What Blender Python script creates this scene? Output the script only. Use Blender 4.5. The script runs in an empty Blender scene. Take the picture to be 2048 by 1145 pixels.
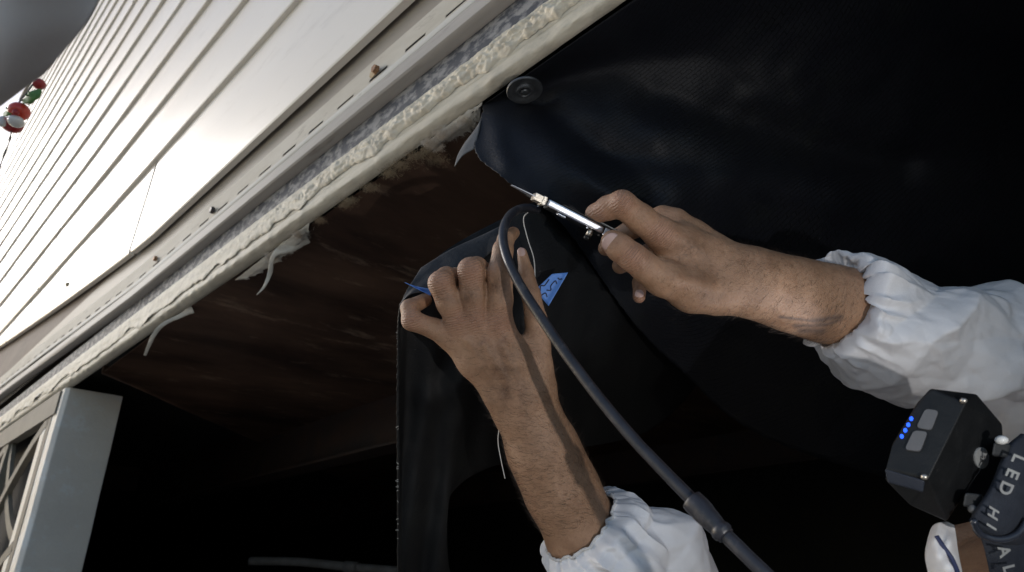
import bpy, bmesh, math, random
import numpy as np
from mathutils import Vector, Matrix, noise
from mathutils import geometry
random.seed(7); rng = np.random.default_rng(5)
sc = bpy.context.scene
C = sc.collection
# ------------------------------------------------------------------ camera, measured from the photograph's vanishing points
F = 1200.0; CZ = 0.75                                 # focal length in photo pixels, camera height
nrm = lambda v: v/np.linalg.norm(v)
Zc = nrm(np.array([-117, 2592, -F])); _Y = np.array([-1494, -623, -F])
Yc = nrm(_Y-Zc*np.dot(_Y, Zc)); Xc = np.cross(Yc, Zc)
R = np.array([Xc, Yc, Zc])                            # camera space -> world (x into the crawl space, y along the wall, z up)
cd = bpy.data.cameras.new('camera'); cam = bpy.data.objects.new('camera', cd); C.objects.link(cam)
cd.sensor_width = 36; cd.lens = 36*F/2048; cd.clip_start = 0.02; cd.clip_end = 400
M = Matrix([list(R[0])+[0], list(R[1])+[0], list(R[2])+[CZ], [0, 0, 0, 1]]); cam.matrix_world = M
cd.dof.use_dof = True; cd.dof.focus_distance = 0.63; cd.dof.aperture_fstop = 8.5
sc.camera = cam
# ------------------------------------------------------------------ sky, sun, exposure
sun_dir = Vector((-0.30, 0.82, 0.42)).normalized()
w = bpy.data.worlds.new("World"); sc.world = w; w.use_nodes = True
nt = w.node_tree; bg = nt.nodes['Background']; sky = nt.nodes.new('ShaderNodeTexSky')
sky.sky_type = 'NISHITA'; sky.sun_disc = False
sky.sun_elevation = math.asin(sun_dir.z); sky.sun_rotation = math.atan2(sun_dir.x, sun_dir.y)
sky.air_density = 1.0; sky.dust_density = 1.5; sky.ozone_density = 1.0
nt.links.new(sky.outputs[0], bg.inputs[0]); bg.inputs[1].default_value = 0.15
sl = bpy.data.lights.new('sun', 'SUN'); sl.energy = 0.9; sl.angle = math.radians(16); sl.color = (1, .99, .98)
so = bpy.data.objects.new('sun', sl); C.objects.link(so); so.rotation_euler = sun_dir.to_track_quat('Z', 'Y').to_euler()
sc.view_settings.view_transform = 'Standard'; sc.view_settings.look = 'None'; sc.view_settings.exposure = 0.18
sc.view_settings.gamma = 1; sc.view_settings.use_curve_mapping = False

def P(px, py, d=1.0):                                 # photo pixel + distance along the optical axis -> world point
    v = R@np.array([px-1024, 572-py, -F])*(d/F); return np.array([v[0], v[1], v[2]+CZ])
def plane_d(px, py, h):                               # distance at which that ray meets height h above the camera
    v = R@np.array([px-1024, 572-py, -F])/F; return h/v[2]
FWD = R@np.array([0, 0, -1.0]); RIGHT = R@np.array([1.0, 0, 0]); UP = R@np.array([0, 1.0, 0])

def spot(name, loc, target, energy, size, col, rad, blend=0.8):
    l = bpy.data.lights.new(name, 'SPOT'); l.energy = energy; l.spot_size = math.radians(size); l.spot_blend = blend
    l.color = col; l.shadow_soft_size = rad
    o = bpy.data.objects.new(name, l); C.objects.link(o); o.location = loc
    o.rotation_euler = (Vector(loc)-Vector(target)).to_track_quat('Z', 'Y').to_euler(); return o
# the photographer's hand lamp, low on the right of the camera, and the worker's headlamp
spot('hand_lamp', tuple(P(1024, 572, 0.0)+RIGHT*0.29-UP*0.10-FWD*0.05), tuple(P(1330, 590, .62)), 5.8, 78, (1.0, 0.975, 0.955), 0.006, 1.0)
spot('headlamp_beam', tuple(P(1838, 868, .505)), tuple(P(1010, 400, .75)), 0.6, 62, (0.80, 0.87, 1.0), 0.012, 0.5)

# ------------------------------------------------------------------ materials
def lin(h):
    return tuple(((int(h[i:i+2], 16)/255)**2.2) for i in (0, 2, 4))
def mat(name, a, b=None, scale=8, rough=.6, bump=.0, bscale=200, metal=0, spec=.5, sss=0, stretch=(1, 1, 1), lo=.35, hi=.65, rvar=.0,
        dirt=None, dscale=20, dlo=.55, dhi=.75, detail=8, vor=0, vscale=40):
    m = bpy.data.materials.new(name); m.use_nodes = True; n = m.node_tree; N = n.nodes; L = n.links
    bs = N['Principled BSDF']; tc = N.new('ShaderNodeTexCoord'); mp = N.new('ShaderNodeMapping'); mp.inputs['Scale'].default_value = stretch
    L.new(tc.outputs['Object'], mp.inputs[0])
    def nz(s, d=6, r=.6):
        t = N.new('ShaderNodeTexNoise'); t.inputs['Scale'].default_value = s; t.inputs['Detail'].default_value = d; t.inputs['Roughness'].default_value = r
        L.new(mp.outputs[0], t.inputs[0]); return t
    def ramp(src, lo, hi):
        r = N.new('ShaderNodeMapRange'); r.inputs[1].default_value = lo; r.inputs[2].default_value = hi; L.new(src, r.inputs[0]); return r.outputs[0]
    def mix(f, c1, c2):
        x = N.new('ShaderNodeMix'); x.data_type = 'RGBA'
        if hasattr(f, 'links') or not isinstance(f, float): L.new(f, x.inputs[0])
        else: x.inputs[0].default_value = f
        for i, c in ((6, c1), (7, c2)):
            if isinstance(c, tuple): x.inputs[i].default_value = (*c, 1)
            else: L.new(c, x.inputs[i])
        return x.outputs[2]
    col = mix(ramp(nz(scale, detail).outputs[0], lo, hi), a, b or a)
    if dirt: col = mix(ramp(nz(dscale, 10, .7).outputs[0], dlo, dhi), col, dirt)
    L.new(col, bs.inputs['Base Color'])
    bs.inputs['Roughness'].default_value = rough; bs.inputs['Metallic'].default_value = metal
    bs.inputs['Specular IOR Level'].default_value = spec
    if rvar:
        r = N.new('ShaderNodeMapRange'); r.inputs[3].default_value = rough-rvar; r.inputs[4].default_value = rough+rvar
        L.new(nz(scale*2.3).outputs[0], r.inputs[0]); L.new(r.outputs[0], bs.inputs['Roughness'])
    if sss: bs.inputs['Subsurface Weight'].default_value = sss; bs.inputs['Subsurface Radius'].default_value = (.012, .004, .002); bs.inputs['Subsurface Scale'].default_value = .35
    hgt = None
    if bump:
        hgt = nz(bscale, 6, .6).outputs[0]
        bn = N.new('ShaderNodeBump'); bn.inputs['Strength'].default_value = bump; bn.inputs['Distance'].default_value = .002
        L.new(hgt, bn.inputs['Height']); L.new(bn.outputs[0], bs.inputs['Normal'])
        if vor:
            v = N.new('ShaderNodeTexVoronoi'); v.inputs['Scale'].default_value = vscale; v.feature = 'F1'; L.new(mp.outputs[0], v.inputs[0])
            b2 = N.new('ShaderNodeBump'); b2.inputs['Strength'].default_value = vor; b2.inputs['Distance'].default_value = .006
            L.new(v.outputs[0], b2.inputs['Height']); L.new(bn.outputs[0], b2.inputs['Normal']); L.new(b2.outputs[0], bs.inputs['Normal'])
    return m, N, L, bs, mix, ramp, nz
def emat(name, col, s):
    m = bpy.data.materials.new(name); m.use_nodes = True; b = m.node_tree.nodes['Principled BSDF']
    b.inputs['Base Color'].default_value = (*col, 1); b.inputs['Emission Color'].default_value = (*col, 1); b.inputs['Emission Strength'].default_value = s; return m

MT = {}
MT['siding'] = mat('vinyl_siding', (.76, .69, .58), (.81, .755, .66), 1.2, .33, .16, 90, spec=.6, rvar=.10, stretch=(1, .3, 1), dirt=(.55, .49, .40), dscale=14, dlo=.55, dhi=.9)[0]
MT['sheath'] = mat('brown_board', (.20, .155, .12), (.13, .085, .06), 4, .75, .3, 90, stretch=(1, .3, 1), dirt=(.07, .04, .03), dscale=6, dlo=.5, dhi=.8)[0]
MT['taupe'] = mat('taupe_board', (.36, .31, .245), (.30, .26, .21), 5, .6, .25, 150, stretch=(1, .25, 1), dirt=(.12, .09, .06), dscale=60, dlo=.62, dhi=.8)[0]
MT['flange'] = mat('vinyl_flange', (.56, .51, .42), (.46, .41, .32), 14, .72, .15, 200, stretch=(1, .4, 1), dirt=(.22, .18, .13), dscale=45, dlo=.58, dhi=.78)[0]
MT['rib'] = mat('vinyl_rib', (.62, .60, .54), (.54, .51, .45), 10, .7, .1, 200, stretch=(1, .3, 1), dirt=(.3, .26, .2), dscale=60, dlo=.62, dhi=.8)[0]
MT['channel'] = mat('vinyl_channel', (.44, .40, .35), (.34, .31, .27), 7, .65, .15, 120, stretch=(1, .15, 1), dirt=(.17, .14, .12), dscale=30, dlo=.58, dhi=.8)[0]
MT['flash'] = mat('dusty_metal', (.075, .078, .09), (.30, .29, .28), 60, .7, .6, 250, lo=.46, hi=.58, stretch=(1, .6, 1))[0]
MT['foam'] = mat('cream_sealant', (.68, .62, .49), (.54, .48, .37), 30, .62, .6, 380, dirt=(.24, .21, .16), dscale=35, dlo=.56, dhi=.8)[0]
MT['beam'] = mat('cream_painted_beam', (.58, .53, .42), (.47, .42, .33), 9, .62, .55, 240, stretch=(1, .5, 1), dirt=(.20, .19, .15), dscale=16, dlo=.58, dhi=.85)[0]
MT['paper'] = mat('torn_paper', (.62, .58, .50), (.5, .47, .40), 20, .8, .5, 300)[0]
MT['fluff'] = mat('fibre_fluff', (.60, .56, .50), (.45, .36, .26), 30, .9)[0]
MT['wood'] = mat('belly_board', (.150, .088, .058), (.045, .026, .019), 5, .60, .35, 60, stretch=(.35, 1, 1), dirt=(.42, .31, .22), dscale=16, dlo=.58, dhi=.84, spec=.25)[0]
MT['steel'] = mat('rusty_steel', (.03, .02, .016), (.05, .025, .015), 12, .7, .3, 90)[0]
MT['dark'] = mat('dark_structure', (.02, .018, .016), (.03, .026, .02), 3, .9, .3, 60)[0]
MT['soil'] = mat('dark_soil', (.035, .026, .02), (.06, .045, .032), 6, .95, .8, 40)[0]
MT['post'] = mat('grey_painted_post', (.84, .77, .66), (.74, .67, .57), 5, .6, .35, 130, dirt=(.82, .78, .70), dscale=9, dlo=.5, dhi=.56)[0]
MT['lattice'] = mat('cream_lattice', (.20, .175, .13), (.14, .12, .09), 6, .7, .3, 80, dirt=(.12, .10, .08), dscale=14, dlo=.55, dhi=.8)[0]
MT['rust'] = mat('rusty_iron', (.16, .07, .03), (.35, .20, .10), 180, .6, .5, 500, metal=.4)[0]
MT['ruststain'] = mat('rust_stain', (.40, .27, .12), (.5, .4, .25), 200, .7)[0]
MT['blackscrew'] = mat('black_screw', (.025, .02, .02), (.04, .03, .03), 100, .5, .3, 300)[0]
MT['tape'] = mat('blue_tape', (.10, .25, .66), (.13, .30, .72), 60, .55, .3, 400)[0]
MT['ink'] = mat('black_ink', (.01, .01, .02), None, 8, .6)[0]
MT['hose'] = mat('rubber_sheath', (.016, .0165, .021), (.026, .0265, .033), 60, .36, .15, 300, dirt=(.09, .085, .085), dscale=80, dlo=.55, dhi=.8, spec=.5)[0]
MT['tyvek'] = mat('white_coverall', (.72, .715, .725), (.66, .655, .665), 12, .50, .25, 900, vor=.10, vscale=60, spec=.4)[0]
MT['elastic'] = mat('white_elastic', (.66, .65, .64), (.5, .49, .47), 200, .75, .5, 700)[0]
MT['nail'] = mat('fingernail', (.52, .36, .31), (.44, .30, .26), 150, .33, .1, 400)[0]
MT['steelb'] = mat('brushed_steel', (.72, .74, .80), (.62, .64, .70), 60, .36, .05, 600, metal=1.0)[0]
MT['brassy'] = mat('tan_steel', (.50, .45, .38), (.6, .56, .5), 300, .35, .1, 600, metal=.9)[0]
MT['blk'] = mat('black_plastic', (.007, .0075, .008), (.011, .0115, .012), 60, .42, .15, 400, spec=.28, rvar=.08, dirt=(.045, .043, .04), dscale=110, dlo=.62, dhi=.8)[0]
MT['blk2'] = mat('dark_rubber', (.016, .018, .02), (.022, .024, .026), 60, .55, .1, 500)[0]
MT['greybtn'] = mat('grey_rubber_button', (.085, .088, .092), (.10, .10, .105), 60, .6, .1, 400)[0]
MT['label'] = mat('label_print', (.30, .31, .30), (.25, .25, .25), 60, .5)[0]
MT['strap'] = mat('navy_strap', (.012, .016, .026), (.02, .025, .036), 100, .8, .5, 800, stretch=(1, 1, 1))[0]
MT['navy'] = mat('navy_piping', (.02, .03, .09), None, 10, .6)[0]
MT['grey'] = mat('grey_cloth', (.80, .78, .77), (.72, .70, .69), 3, .85, .1, 300)[0]
MT['red'] = mat('red_enamel', (.62, .05, .02), (.5, .04, .02), 10, .25, spec=.6)[0]
MT['dred'] = mat('dark_red_enamel', (.30, .02, .02), None, 10, .3)[0]
MT['green'] = mat('green_leaf', (.06, .16, .03), (.09, .2, .04), 40, .6)[0]
MT['white'] = mat('white_enamel', (.62, .62, .60), None, 10, .3)[0]
MT['thread'] = mat('white_thread', (.55, .53, .49), None, 10, .8)[0]
MT['pipe'] = mat('dusty_pipe', (.12, .11, .10), (.08, .07, .06), 20, .8)[0]
MT['hem'] = mat('fabric_hem', (.016, .0165, .018), (.028, .028, .03), 200, .7, .4, 500)[0]
MT['mark'] = mat('scuff', (.36, .33, .28), None, 10, .6)[0]

# woven black belly fabric: slits and fine ribs follow the weave (UV in metres)
def fabric(name, a, b, rough, row=.0062, ln=1.0):
    m, N, L, bs, mix, ramp, nz = mat(name, a, b, 10, rough, .3, 300, spec=.22, lo=.4, hi=.7)
    uv = N.new('ShaderNodeUVMap'); uv.uv_map = 'UVMap'
    mp = N.new('ShaderNodeMapping'); mp.inputs['Rotation'].default_value = (0, 0, math.radians(0)); L.new(uv.outputs[0], mp.inputs[0])
    br = N.new('ShaderNodeTexBrick'); br.inputs['Scale'].default_value = 1; br.inputs['Brick Width'].default_value = .026; br.inputs['Row Height'].default_value = row
    br.inputs['Mortar Size'].default_value = .00055; br.inputs['Mortar Smooth'].default_value = .3; L.new(mp.outputs[0], br.inputs[0])
    wv = N.new('ShaderNodeTexWave'); wv.inputs['Scale'].default_value = 260; wv.bands_direction = 'Y'; L.new(mp.outputs[0], wv.inputs[0])
    ad = N.new('ShaderNodeMath'); ad.operation = 'MULTIPLY_ADD'; L.new(wv.outputs[1], ad.inputs[0]); ad.inputs[1].default_value = -.0
    sub = N.new('ShaderNodeMath'); sub.operation = 'SUBTRACT'; sub.inputs[0].default_value = 1; L.new(br.outputs['Fac'], sub.inputs[1]); L.new(sub.outputs[0], ad.inputs[2])
    bn = N.new('ShaderNodeBump'); bn.inputs['Strength'].default_value = .6*ln; bn.inputs['Distance'].default_value = .0016; L.new(ad.outputs[0], bn.inputs['Height'])
    old = bs.inputs['Normal'].links[0].from_socket; L.new(old, bn.inputs['Normal']); L.new(bn.outputs[0], bs.inputs['Normal'])
    # dust patches with their own shape
    dust = mix(ramp(nz(7, 10, .72).outputs[0], .56, .80), bs.inputs['Base Color'].links[0].from_socket, (.016, .018, .016)); 
    lines = mix(br.outputs['Fac'], dust, tuple(.002*ln+.008*(1-ln) for _ in range(3))); L.new(lines, bs.inputs['Base Color'])
    # pale lint caught in the weave
    v = N.new('ShaderNodeTexVoronoi'); v.inputs['Scale'].default_value = 95
    mp2 = N.new('ShaderNodeMapping'); mp2.inputs['Scale'].default_value = (1, 3.5, 1); L.new(uv.outputs[0], mp2.inputs[0]); L.new(mp2.outputs[0], v.inputs[0])
    r = N.new('ShaderNodeMapRange'); r.inputs[1].default_value = .09; r.inputs[2].default_value = .05; L.new(v.outputs['Distance'], r.inputs[0])
    g = N.new('ShaderNodeMath'); g.operation = 'MULTIPLY'; L.new(r.outputs[0], g.inputs[0]); L.new(ramp(nz(16, 4).outputs[0], .56, .70), g.inputs[1])
    L.new(mix(g.outputs[0], lines, (.20, .20, .22)), bs.inputs['Base Color'])
    return m
MT['fabric'] = fabric('black_woven_fabric', (.0058, .0068, .0105), (.0095, .0105, .0138), .50)
MT['fabric2'] = fabric('dusty_black_fabric', (.0050, .0054, .0060), (.0075, .0078, .0082), .6, .0042, .25)
MT['fabricback'] = mat('grey_fabric_back', (.10, .10, .10), (.07, .07, .07), 40, .6, .3, 400)[0]

# skin with painted variation carried on the vertices: R redness, G dirt, B ink
def skin():
    m, N, L, bs, mix, ramp, nz = mat('skin', (.385, .226, .136), (.265, .148, .084), 45, .46, .38, 900, sss=.10, spec=.42, lo=.35, hi=.7, detail=6)
    at = N.new('ShaderNodeVertexColor'); at.layer_name = 'tone'
    sp = N.new('ShaderNodeSeparateColor'); L.new(at.outputs[0], sp.inputs[0])
    base = bs.inputs['Base Color'].links[0].from_socket
    c = mix(sp.outputs[0], base, (.40, .21, .135))
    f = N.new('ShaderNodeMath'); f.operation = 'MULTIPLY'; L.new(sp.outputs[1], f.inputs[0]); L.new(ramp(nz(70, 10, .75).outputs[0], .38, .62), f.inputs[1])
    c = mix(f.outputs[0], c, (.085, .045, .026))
    g = N.new('ShaderNodeMath'); g.operation = 'MULTIPLY'; L.new(ramp(nz(25, 8, .7).outputs[0], .5, .8), g.inputs[0]); g.inputs[1].default_value = .6
    c = mix(g.outputs[0], c, (.18, .085, .045))
    g2 = ramp(nz(260, 6, .7).outputs[0], .52, .9); c = mix(g2, c, (.16, .08, .045))
    c = mix(sp.outputs[2], c, (.035, .035, .04)); L.new(c, bs.inputs['Base Color'])
    al = N.new('ShaderNodeAttribute'); al.attribute_name = 'along'
    ph = N.new('ShaderNodeMath'); ph.operation = 'MULTIPLY_ADD'; L.new(nz(160, 4).outputs[0], ph.inputs[0]); ph.inputs[1].default_value = 9.0
    k1_ = N.new('ShaderNodeMath'); k1_.operation = 'MULTIPLY'; L.new(al.outputs['Fac'], k1_.inputs[0]); k1_.inputs[1].default_value = 2600.0; L.new(k1_.outputs[0], ph.inputs[2])
    sn = N.new('ShaderNodeMath'); sn.operation = 'SINE'; L.new(ph.outputs[0], sn.inputs[0])
    mm = N.new('ShaderNodeMath'); mm.operation = 'MULTIPLY'; L.new(sn.outputs[0], mm.inputs[0]); L.new(sp.outputs[0], mm.inputs[1])
    b3 = N.new('ShaderNodeBump'); b3.inputs['Strength'].default_value = 1.0; b3.inputs['Distance'].default_value = .0005
    L.new(mm.outputs[0], b3.inputs['Height']); L.new(bs.inputs['Normal'].links[0].from_socket, b3.inputs['Normal']); L.new(b3.outputs[0], bs.inputs['Normal'])
    v = N.new('ShaderNodeTexVoronoi'); v.inputs['Scale'].default_value = 700; tc = N.new('ShaderNodeTexCoord'); L.new(tc.outputs['Object'], v.inputs[0])
    b2 = N.new('ShaderNodeBump'); b2.inputs['Strength'].default_value = .28; b2.inputs['Distance'].default_value = .0007
    L.new(v.outputs[0], b2.inputs['Height']); L.new(bs.inputs['Normal'].links[0].from_socket, b2.inputs['Normal']); L.new(b2.outputs[0], bs.inputs['Normal'])
    return m
MT['skin'] = skin()
MT['hair'] = mat('arm_hair', (.035, .02, .012), None, 10, .6)[0]
MT['headhair'] = mat('head_hair', (.03, .02, .015), (.05, .03, .02), 60, .6, .8, 300)[0]

# ------------------------------------------------------------------ mesh helpers
ORG = {}
def thing(name, label, cat, loc, group=None):
    o = bpy.data.objects.new(name, None); C.objects.link(o); o.location = loc; o.empty_display_size = .05
    o['label'] = label; o['category'] = cat
    if group: o['group'] = group
    ORG[o] = Vector(loc); return o
def root_of(o):
    v = Vector((0, 0, 0))
    while o is not None: v += o.location; o = o.parent
    return v
def mk(name, verts, faces, m, parent=None, smooth=False, uv=None, colors=None, kind=None):
    me = bpy.data.meshes.new(name)
    off = root_of(parent) if parent else Vector((0, 0, 0))
    V = np.asarray(verts, dtype=float)-np.array(off)
    me.from_pydata([tuple(v) for v in V], [], [tuple(int(i) for i in f) for f in faces])
    if uv is not None:
        l = me.uv_layers.new(name='UVMap'); li = np.zeros(len(me.loops), dtype=int); me.loops.foreach_get('vertex_index', li)
        l.data.foreach_set('uv', np.asarray(uv, dtype=float)[li].ravel())
    if colors is not None:
        a = me.color_attributes.new('tone', 'FLOAT_COLOR', 'POINT')
        a.data.foreach_set('color', np.hstack([colors, np.ones((len(colors), 1))]).ravel())
    me.materials.append(m if not isinstance(m, tuple) else m[0])
    if smooth: me.polygons.foreach_set('use_smooth', [True]*len(me.polygons))
    me.update()
    o = bpy.data.objects.new(name, me); C.objects.link(o)
    if parent: o.parent = parent
    if kind: o['kind'] = kind
    return o
def tag(o, label, cat, group=None):
    o['label'] = label; o['category'] = cat
    if group: o['group'] = group
    return o
def recalc(o):
    bm = bmesh.new(); bm.from_mesh(o.data); bmesh.ops.recalc_face_normals(bm, faces=bm.faces); bm.to_mesh(o.data); bm.free(); return o
def bevel(o, wdt, seg=2, ang=30):
    b = o.modifiers.new('bevel', 'BEVEL'); b.width = wdt; b.segments = seg; b.limit_method = 'ANGLE'; b.angle_limit = math.radians(ang); return o
def box(name, lo, hi, m, parent=None, kind=None):
    (a, b, c), (d, e, f) = lo, hi
    v = [(a, b, c), (d, b, c), (d, e, c), (a, e, c), (a, b, f), (d, b, f), (d, e, f), (a, e, f)]
    fs = [(0, 3, 2, 1), (4, 5, 6, 7), (0, 1, 5, 4), (1, 2, 6, 5), (2, 3, 7, 6), (3, 0, 4, 7)]
    return mk(name, v, fs, m, parent, kind=kind)
def grid(nu, nv, closed_u=False):
    fs = []
    for i in range(nu-(0 if closed_u else 1)):
        for j in range(nv-1):
            a = i*nv+j; b = ((i+1) % nu)*nv+j; fs.append((a, b, b+1, a+1))
    return fs
def frames(pts):
    pts = [Vector(p) for p in pts]; T = []
    for i in range(len(pts)): T.append((pts[min(i+1, len(pts)-1)]-pts[max(i-1, 0)]).normalized())
    n = T[0].orthogonal().normalized(); out = []
    for t in T:
        n = (n-t*n.dot(t)).normalized(); out.append((t, n, t.cross(n)))
    return out
def catmull(P_, n):
    P_ = np.asarray(P_, float); k = len(P_); out = []
    Q = np.vstack([2*P_[0]-P_[1], P_, 2*P_[-1]-P_[-2]])
    for s in np.linspace(0, k-1, n):
        i = min(int(s), k-2); t = s-i; p0, p1, p2, p3 = Q[i], Q[i+1], Q[i+2], Q[i+3]
        out.append(.5*((2*p1)+(p2-p0)*t+(2*p0-5*p1+4*p2-p3)*t*t+(3*p1-p0-3*p2+p3)*t**3))
    return np.array(out)
def tube(name, pts, rad, m, parent=None, seg=16, wob=0, cap=True, kind=None):
    pts = [Vector(p) for p in pts]; fr = frames(pts); V = []; rad = rad if hasattr(rad, '__len__') else [rad]*len(pts)
    for p, (t, a, b), r in zip(pts, fr, rad):
        for k in range(seg):
            th = 2*math.pi*k/seg; d = a*math.cos(th)+b*math.sin(th); rr = r
            if wob: rr = r*(1+wob*noise.noise((p+d*r)*120))
            V.append(p+d*rr)
    fs = []
    n = len(pts)
    for i in range(n-1):
        for k in range(seg):
            k2 = (k+1) % seg; fs.append((i*seg+k, i*seg+k2, (i+1)*seg+k2, (i+1)*seg+k))
    if cap: fs += [tuple(range(seg))[::-1], tuple((n-1)*seg+k for k in range(seg))]
    return mk(name, V, fs, m, parent, True, kind=kind)
def ellipsoid(name, c, rad, m, parent=None, rot=None, n=12):
    V = []; fs = []
    rot = rot or Matrix.Identity(3)
    for i in range(n+1):
        ph = math.pi*i/n
        for j in range(2*n):
            th = math.pi*j/n
            V.append(Vector(c)+rot@Vector((rad[0]*math.sin(ph)*math.cos(th), rad[1]*math.sin(ph)*math.sin(th), rad[2]*math.cos(ph))))
    for i in range(n):
        for j in range(2*n): fs.append((i*2*n+j, (i+1)*2*n+j, (i+1)*2*n+(j+1) % (2*n), i*2*n+(j+1) % (2*n)))
    return mk(name, V, fs, m, parent, True)

# ------------------------------------------------------------------ the setting
gs = 60; V = []
for i in range(gs+1):
    for j in range(gs+1):
        x = (i/gs*2-1); y = (j/gs*2-1); x = 150*x*abs(x)**1.6; y = 150*y*abs(y)**1.6
        V.append((x, y, .03*noise.noise(Vector((x*.8, y*.8, 0)))))
ground = mk('ground', V, grid(gs+1, gs+1), MT['soil'], None, True, kind='structure')

bounce_slab = box('bounce_slab', (-25, -25, .02), (.30, 35, .06), mat('pale_bounce', (.42, .41, .39), (.34, .33, .31), 2, .85, .3, 60)[0], kind='structure')  # unseen pale slab, added to bounce daylight up onto the trims and lap edges

# ------------------------------------------------------------------ the mobile home
home = thing('mobile_home', 'cream sided mobile home raised off the ground, seen from below its open belly', 'house', (0.47, 2.0, 0))
Y0, Y1 = -2.5, 9.7
def extrude(name, prof, ys, m, parent, zoff=None, xoff=None, smooth=True, nz_amp=0, nz_s=3, kind=None, close=True):
    """prof: (x, height above camera) round the section; ys: stations along the wall"""
    k = len(prof); V = []
    for y in ys:
        dz = zoff(y) if zoff else 0; dx = xoff(y) if xoff else 0
        for q, (x, z) in enumerate(prof):
            a = nz_amp*noise.noise(Vector((y*nz_s, q*.7, z*9))); V.append((x+dx+a, y, z+dz+CZ+a*.7))
    fs = []
    n = len(ys)
    for i in range(n-1):
        for q in range(k if close else k-1):
            q2 = (q+1) % k; fs.append((i*k+q, (i+1)*k+q, (i+1)*k+q2, i*k+q2))
    if close: fs += [tuple(range(k)), tuple((n-1)*k+q for q in range(k))[::-1]]
    o = mk(name, V, fs, m, parent, smooth, kind=kind); recalc(o)
    if smooth: o.data.set_sharp_from_angle(angle=math.radians(35))
    return o
ys_mid = list(np.concatenate([np.linspace(Y0, 0, 12), np.linspace(.02, 4.6, 160), np.linspace(4.8, Y1, 20)]))
# siding: lapped courses with butt edges 13 mm proud
def low_z(y): return 0.865+0.100*max(0, y-1.7)**1.15
zs = [0.865, 1.219]+[1.219+.2925*k for k in range(1, 19)]
def seam(px, py, z):                                   # distance along the wall of a joint seen on the course that starts at z
    v = R@np.array([px-1024, 572-py, -F]); return v[1]/v[0]*.43
seams = {0: [seam(268, 480, 0), seam(14, 680, 0)], 1: [seam(96, 520, 0)], 2: [seam(131, 420, 0)], 3: [seam(20, 480, 0)], 4: [seam(40, 400, 0)], 7: [seam(262, 20, 0)]}
for c in range(len(zs)-1):
    z0, z1 = zs[c], zs[c+1]
    cuts = [Y0]+sorted(seams.get(c, [5.2-.37*(c % 3)]))+[Y1]
    for a, b in zip(cuts[:-1], cuts[1:]):
        bnd = a+.020 if a > Y0 else a
        n = max(8, int((b-bnd)*12)); ys = np.linspace(bnd, b, n)
        V = []; 
        prof = [(.4440, 0, 0), (.4300, 0, 0), (.4280, .004, 0), (.4278, .012, 0), (.4352, .56, 1), (.4358, .58, 1), (.4415, 1.0, 1), (.4415, 1.03, 1), (.447, 1.03, 1)]
        for y in ys:
            lo = low_z(y) if c == 0 else z0
            wav = .0019*noise.noise(Vector((y*1.7, c*3.1, 0)))+(.0011*noise.noise(Vector((y*7, c, 2))))
            lean = .010*max(0, 1-abs(y-b)/.05)*0 
            for (x, t, fr) in prof:
                z = lo+t*(z1-lo) if fr else lo+t
                V.append((x+wav+(.0015*noise.noise(Vector((y*2.3, z*5, 1))) if fr else 0), y+(z-lo)*.02, z+wav*2+CZ))
        k = len(prof); fs = []
        for i in range(n-1):
            for q in range(k-1): fs.append((i*k+q, i*k+q+1, (i+1)*k+q+1, (i+1)*k+q))
        fs += [tuple(q for q in range(k)), tuple((n-1)*k+q for q in range(k))[::-1]]
        o = mk('siding_panel', V, fs, MT['siding'], home, True); recalc(o); o.data.set_sharp_from_angle(angle=math.radians(25))
TOP = zs[-1]+CZ
box('wall_sheathing', (.452, Y0, .83+CZ), (.56, Y1, TOP), MT['sheath'], home)
extrude('taupe_strip', [(.4515, .812), (.4515, .90), (.458, .90), (.458, .812)], ys_mid, MT['taupe'], home, nz_amp=.0006)
def drift(y): return .048*max(0, y-1.75)-.010*max(0, y-3.2)
# nailing flange with real slots
def flange():
    V = []; fs = []
    zb, z1, z2, zt = .7485, .7565, .7640, .806
    x = .4385; per = .0967; sl = .050
    st = []; y = .517-.024-.0967*14
    while y < 5.2: st += [(y, 0), (y+per-sl, 1)]; y += per
    ysl = []
    for i in range(len(st)-1):
        (a, f), (b, _) = st[i], st[i+1]
        n = 3
        for q in range(n): ysl.append((a+(b-a)*q/n, f))
    ysl.append((st[-1][0], 0)); rows = [zb, z1, z2, zt]
    for layer in (0, .0009):
        for (y, f) in ysl:
            for r, z in enumerate(rows):
                V.append((x+layer+.0045*(r/3)+.0010*noise.noise(Vector((y*4, r, 0))), y, z+.0016*noise.noise(Vector((y*2.5, r*.2, 5)))+drift(y)+CZ))
    n = len(ysl)
    for l in (0, 1):
        o = l*n*4
        for i in range(n-1):
            for r in range(3):
                if r == 1 and ysl[i][1]: continue
                q = (o+i*4+r, o+(i+1)*4+r, o+(i+1)*4+r+1, o+i*4+r+1); fs.append(q if l else q[::-1])
    for i in range(n-1):                               # edges and slot walls
        for r in ((0, 3) + ((1, 2) if ysl[i][1] else ())):
            a, b = i*4+r, (i+1)*4+r; fs.append((a, b, b+n*4, a+n*4))
        if ysl[i][1] != (ysl[i-1][1] if i else 0): a = i*4+1; fs.append((a, a+1, a+1+n*4, a+n*4))
    o = mk('nailing_flange', V, fs, MT['flange'], home); recalc(o); return o
flg = flange()
extrude('flange_rib', [(.4370, .7345), (.4358, .737), (.4360, .7445), (.4372, .7482), (.4385, .7482), (.4385, .7345)], ys_mid, MT['rib'], home, zoff=drift, nz_amp=.0009, nz_s=2.5)
extrude('j_channel', [(.4580, .6995), (.4420, .6975), (.4345, .6985), (.4318, .7015), (.4316, .716), (.4325, .7185), (.4350, .7200), (.4358, .7325), (.4372, .7338), (.4580, .7338)], ys_mid, MT['channel'], home, zoff=lambda y: drift(y)*.8, nz_amp=.0010, nz_s=2.0)
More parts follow.
